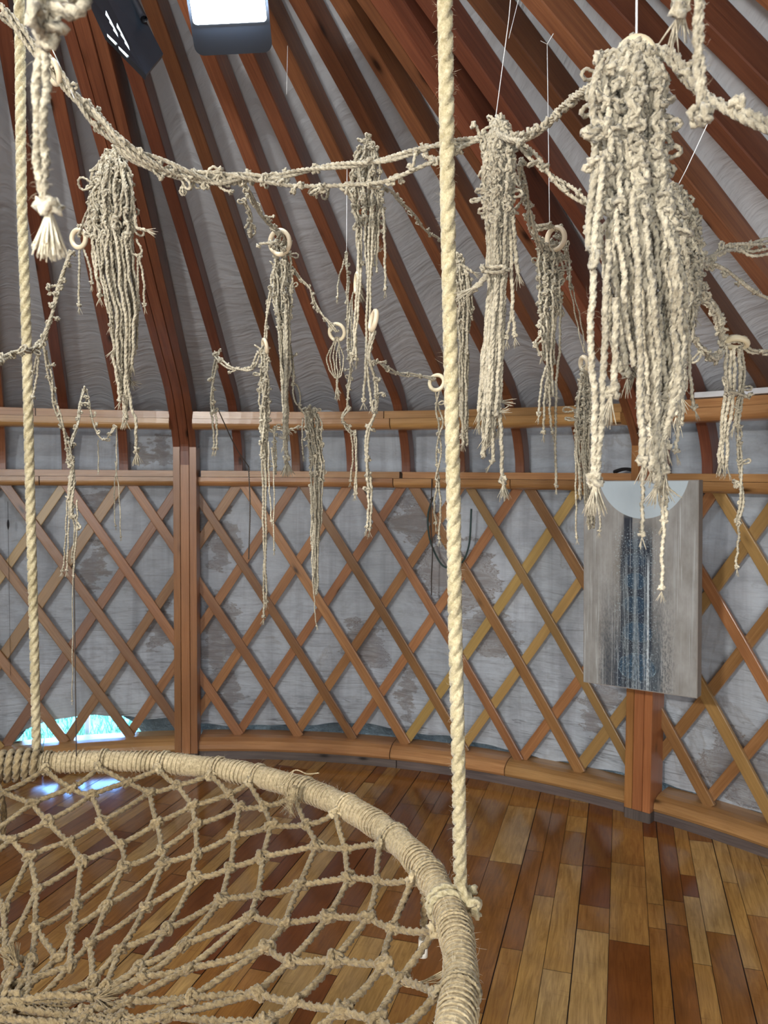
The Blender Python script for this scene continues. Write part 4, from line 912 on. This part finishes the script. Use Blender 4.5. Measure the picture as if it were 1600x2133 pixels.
# make it a true rectangle: keep width axis and height axis
cen_=(TL+TR_+BL+BR)/4; wx=((TR_-TL)+(BR-BL)); wx/=np.linalg.norm(wx); hy=((TL-BL)+(TR_-BR)); hy-=wx*(hy@wx); hy/=np.linalg.norm(hy)
nn=np.cross(wx,hy); nn/=np.linalg.norm(nn); W_=.5*(np.linalg.norm(TR_-TL)+np.linalg.norm(BR-BL)); H_=.5*(np.linalg.norm(TL-BL)+np.linalg.norm(TR_-BR))
if nn@(CAM-cen_)<0: nn=-nn
pt=empty('painting',cen_,'tall abstract drip painting, pale half moon and blue ellipses, hung on the right post','painting')
mb=MB(); box(mb,cen_-nn*.0295,wx,nn,hy,W_,.055,H_,.03); mb.build('stretched_canvas_edge',simple('canvas_edge',(.30,.27,.24),.85),pt,smooth=False)
m,nt,b=mat('drip_painting'); tc=N(nt,'ShaderNodeTexCoord'); v=tc.outputs['UV']; sx=N(nt,'ShaderNodeSeparateXYZ'); L(nt,v,sx.inputs[0]); u_,v_=sx.outputs[0],sx.outputs[1]
n1=noise(nt,mapping(nt,v,(5,4,1)),1.5,5,.6); base=ramp(nt,n1,[(.3,(.23,.215,.19)),(.7,(.38,.37,.35))])
stk=noise(nt,mapping(nt,v,(22,.8,1)),1.5,4,.6,.4); base=mixc(nt,math_(nt,'MULTIPLY',ramp(nt,stk,[(.54,(0,0,0)),(.7,(1,1,1))]),.32),base,(.50,.52,.53))
stk2=noise(nt,mapping(nt,v,(30,1.0,1),(4,2,0)),1.3,4,.6,.3); base=mixc(nt,math_(nt,'MULTIPLY',ramp(nt,stk2,[(.58,(0,0,0)),(.74,(1,1,1))]),.3),base,(.12,.11,.11))
def band(c,w,soft,vtop,vsoft=.06):
    d_=math_(nt,'ABSOLUTE',math_(nt,'SUBTRACT',u_,c)); wob=noise(nt,mapping(nt,v,(16,5,1),(c*9,0,0)),2,5,.7)
    d_=math_(nt,'ADD',d_,math_(nt,'MULTIPLY',math_(nt,'SUBTRACT',wob,.5),soft*1.6))
    f_=N(nt,'ShaderNodeMapRange',interpolation_type='SMOOTHSTEP'); L(nt,d_,f_.inputs[0]); f_.inputs[1].default_value=w; f_.inputs[2].default_value=w+soft; f_.inputs[3].default_value=1; f_.inputs[4].default_value=0
    g_=N(nt,'ShaderNodeMapRange'); L(nt,v_,g_.inputs[0]); g_.inputs[1].default_value=vtop; g_.inputs[2].default_value=vtop-vsoft
    return math_(nt,'MULTIPLY',f_.outputs[0],g_.outputs[0])
spk=noise(nt,mapping(nt,v,(70,70,1)),1,5,.8)
base=mixc(nt,math_(nt,'MULTIPLY',band(.27,.05,.09,.55,.45),.85),base,(.07,.075,.085))
base=mixc(nt,math_(nt,'MULTIPLY',band(.65,.03,.05,.5,.4),.9),base,(.06,.08,.10))
dark=band(.48,.125,.035,.84,.16)
base=mixc(nt,dark,base,(.007,.013,.028)); base=mixc(nt,band(.46,.14,.05,.32,.25),base,(.012,.022,.045))
base=mixc(nt,band(.405,.032,.014,.87,.05),base,(.014,.02,.035))
base=mixc(nt,math_(nt,'MULTIPLY',band(.53,.03,.03,.80,.4),.7),base,(.015,.03,.06))
for cy,rx,ry,al in((.70,.085,.026,.25),(.62,.10,.034,.35),(.52,.10,.040,.7),(.405,.11,.042,.6),(.275,.135,.048,.85),(.105,.165,.066,1.)):
    ex=math_(nt,'DIVIDE',math_(nt,'SUBTRACT',u_,.47 if cy>.35 else .49),rx); ey=math_(nt,'DIVIDE',math_(nt,'SUBTRACT',v_,cy),ry)
    rr_=math_(nt,'ADD',math_(nt,'MULTIPLY',ex,ex),math_(nt,'MULTIPLY',ey,ey)); rr_=math_(nt,'ADD',rr_,math_(nt,'MULTIPLY',math_(nt,'SUBTRACT',spk,.5),.5))
    ins=ramp(nt,rr_,[(0,(1,1,1)),(.82,(1,1,1)),(.98,(0,0,0))]); rim=ramp(nt,math_(nt,'ABSOLUTE',math_(nt,'SUBTRACT',rr_,1.0)),[(0,(1,1,1)),(.07,(0,0,0))])
    base=mixc(nt,math_(nt,'MULTIPLY',ins,al*.85),base,mixc(nt,ramp(nt,spk,[(.35,(0,0,0)),(.65,(1,1,1))]),(.004,.018,.045),(.015,.10,.19))); rb=ramp(nt,noise(nt,mapping(nt,v,(9,16,1),(cy*40,0,0)),1.2,3,.7),[(.42,(0,0,0)),(.58,(1,1,1))]); base=mixc(nt,math_(nt,'MULTIPLY',math_(nt,'MULTIPLY',rim,rb),al*.8),base,(.42,.62,.70))
base=mixc(nt,math_(nt,'MULTIPLY',band(.47,.010,.02,.84,.1),.32),base,(.38,.45,.48))
base=mixc(nt,math_(nt,'MULTIPLY',band(.585,.007,.006,.66,.1),.9),base,(.62,.68,.70))

spf=noise(nt,mapping(nt,v,(75,110,1),(3,3,0)),1.1,2,.6); sp2=ramp(nt,spf,[(.60,(0,0,0)),(.64,(1,1,1))]); base=mixc(nt,math_(nt,'MULTIPLY',sp2,math_(nt,'MULTIPLY',band(.47,.15,.08,.80),.6)),base,(.55,.68,.72))
sk=noise(nt,mapping(nt,v,(26,1.1,1),(6,3,0)),1.25,3,.6,.25); ck=ramp(nt,sk,[(.50,(0,0,0)),(.53,(1,1,1)),(.60,(1,1,1)),(.63,(0,0,0))])
base=mixc(nt,math_(nt,'MULTIPLY',math_(nt,'MULTIPLY',ck,band(.49,.11,.04,.80,.3)),.5),base,(.40,.45,.46))
dk=noise(nt,mapping(nt,v,(60,40,1),(2,9,0)),1.2,4,.75); base=mixc(nt,math_(nt,'MULTIPLY',math_(nt,'MULTIPLY',ramp(nt,dk,[(.46,(0,0,0)),(.56,(1,1,1))]),band(.47,.26,.12,.62,.5)),.7),base,(.03,.045,.06))
wk=noise(nt,mapping(nt,v,(46,.9,1),(5,2,0)),1.3,2,.5); base=mixc(nt,math_(nt,'MULTIPLY',math_(nt,'MULTIPLY',ramp(nt,wk,[(.56,(0,0,0)),(.59,(1,1,1)),(.61,(0,0,0))]),band(.17,.17,.06,.62,.2)),.6),base,(.66,.70,.70))
dr=noise(nt,mapping(nt,v,(48,1.4,1),(1,7,0)),1.2,2,.5); base=mixc(nt,math_(nt,'MULTIPLY',ramp(nt,dr,[(.66,(0,0,0)),(.69,(1,1,1))]),.4),base,(.62,.65,.66))
# half moon at the top
ex=math_(nt,'DIVIDE',math_(nt,'SUBTRACT',u_,.53),.405); ey=math_(nt,'DIVIDE',math_(nt,'SUBTRACT',v_,1.055),.235)
rr_=math_(nt,'ADD',math_(nt,'MULTIPLY',ex,ex),math_(nt,'MULTIPLY',ey,ey))
base=mixc(nt,ramp(nt,rr_,[(0,(1,1,1)),(.985,(1,1,1)),(1.,(0,0,0))]),base,mixc(nt,n1,(.44,.52,.56),(.56,.64,.68)))
L(nt,base,b.inputs['Base Color']); b.inputs['Roughness'].default_value=.55; bump(nt,b,math_(nt,'ADD',spk,dr),.2,.001)
hw,hh=W_/2*.985,H_/2*.992; q=cen_-nn*.0012
V=[q-wx*hw-hy*hh,q+wx*hw-hy*hh,q+wx*hw+hy*hh,q-wx*hw+hy*hh]; V+= [p_-nn*.001 for p_ in V]
o=make('painted_front',V,[[0,1,2,3],[7,6,5,4],[0,4,5,1],[1,5,6,2],[2,6,7,3],[3,7,4,0]],m,pt,[(0,0),(1,0),(1,1),(0,1)]*2)
# dark cloth scrap over the lower rail, white strip, cables
qa=on_wall(1283,1000,RW-.06)[0]; mb=MB()
ks=[on_wall(x_,990,RW-.055)[1] for x_ in(1278,1322)]; A=np.linspace(ks[0],ks[1],9); pth=[cyl(RW-.035,a,1.512+.012*math.sin((a-ks[0])/(ks[1]-ks[0])*PI)) for a in A]
sweep(mb,pth,[cyl(1,a,0)-cyl(0,a,0) for a in A],UPV,.05,.014,.4); tag(mb.build('dark_cloth',M_CLOTH),'small black cloth scrap on the rail above the painting','cloth')
A=[on_wall(x_,830,RU+.02)[1] for x_ in(1452,1640)]; A=np.linspace(A[0],A[1],12); mb=MB()
sweep(mb,[cyl(RU+.02,a,ZU+.014) for a in A],[cyl(1,a,0)-cyl(0,a,0) for a in A],UPV,.05,.022,.1); tag(mb.build('white_strip',M_WHITE,smooth=False),'long white strip lying on the upper rail at the right edge','strip')
mb=MB(); cord(mb,smoothp([on_wall(x_,y_,RW-.03)[0] for x_,y_ in((903,1035),(892,1070),(893,1110),(903,1145),(922,1178),(945,1182),(965,1168),(978,1130),(982,1060))],6),.0045,twist=False,sides=8); tag(mb.build('cable_loop',M_CABLE),'dark green cable looped on the lattice behind the right suspension rope','cable')
mb=MB(); cord(mb,smoothp([on_wall(x_,y_,RW-.07)[0] for x_,y_ in((900,998),(899,1030),(898,1090),(901,1150),(899,1200),(899,1240))],6),.003,twist=False,sides=6); knot(mb,on_wall(899,1040,RW-.07)[0],.003,2.5); tag(mb.build('hanging_wire',M_WIRE),'thin brown wire hanging from the lower rail left of the green cable','wire')
mb=MB(); cord(mb,smoothp([P(455,855,2.2),P(490,930,2.3),P(518,972,2.35)],6),.0018,sides=6); cord(mb,smoothp([P(518,972,2.35),P(521,1060,2.35),P(518,1165,2.35)],6),.0022,sides=6); tag(mb.build('dark_string',M_WIRE),'thin dark string slanting over both rails, right of the near-centre post','string')
mb=MB(); q=on_wall(17,1095,RW-.02)[0]; cord(mb,[q+UPV*.03,q-UPV*.02],.006,twist=False,sides=8,taper=([0,.3,.6,1],[.4,1,1,.3])); cord(mb,[q+UPV*.03,q+UPV*.12],.0012,twist=False,sides=4); cord(mb,[q-UPV*.02,q-UPV*.75+[.0,0,0]],.0008,twist=False,sides=4); tag(mb.build('light_pull',M_BLACK),'small dark pull on a fine wire against the left edge of the lattice','pull')
# ------------------------------------------------------------------ light
w=bpy.data.worlds.new('sky'); bpy.context.scene.world=w; w.use_nodes=True; nt=w.node_tree; bg=nt.nodes['Background']
tc=N(nt,'ShaderNodeTexCoord'); sx=N(nt,'ShaderNodeSeparateXYZ'); L(nt,tc.outputs['Generated'],sx.inputs[0])
L(nt,ramp(nt,sx.outputs[2],[(0,(.6,.82,1.)),(.2,(.16,.42,1.)),(1,(.22,.42,.9))]),bg.inputs[0]); bg.inputs[1].default_value=13.0
def area(name,loc,target,sx_,sy_,e,col,shape='RECTANGLE',spread=PI):
    l=bpy.data.lights.new(name,'AREA'); l.shape=shape; l.size=sx_; l.size_y=sy_; l.energy=e; l.color=col; l.spread=spread
    o=bpy.data.objects.new(name,l); C.objects.link(o); o.location=tuple(map(float,loc)); d=Vector(tuple(map(float,np.asarray(target)-np.asarray(loc)))); o.rotation_euler=d.to_track_quat('-Z','Y').to_euler(); o['kind']='structure'; return o
area('skylight',(CX,CY,3.02),(CX,CY,0),.45,.45,16,(.86,.93,1),'DISK')
# daylight from the doorway behind the viewer
area('doorway_daylight',cyl(2.7,PI*.93,1.0),(0.3,1.8,.9),1.0,1.7,38,(.93,.97,1))
sl=bpy.data.lights.new('sun','SUN'); sl.energy=9; sl.angle=.02; sl.color=(1,.96,.88); so=bpy.data.objects.new('sun',sl); C.objects.link(so); so.rotation_euler=(math.radians(28),math.radians(30),0); so['kind']='structure'
# a second floodlight of the same kind hangs above and behind the viewer
fl=np.array([-1.45,-1.0,2.2]); area('rear_floodlight',fl,(1.15,2.7,.9),.25,.22,62,(1,.985,.95),spread=math.radians(120))
sc=bpy.context.scene; vs=sc.view_settings; vs.view_transform='Standard'; vs.look='None'; vs.exposure=0.48; vs.gamma=1
try: vs.use_curve_mapping=False
except Exception: pass
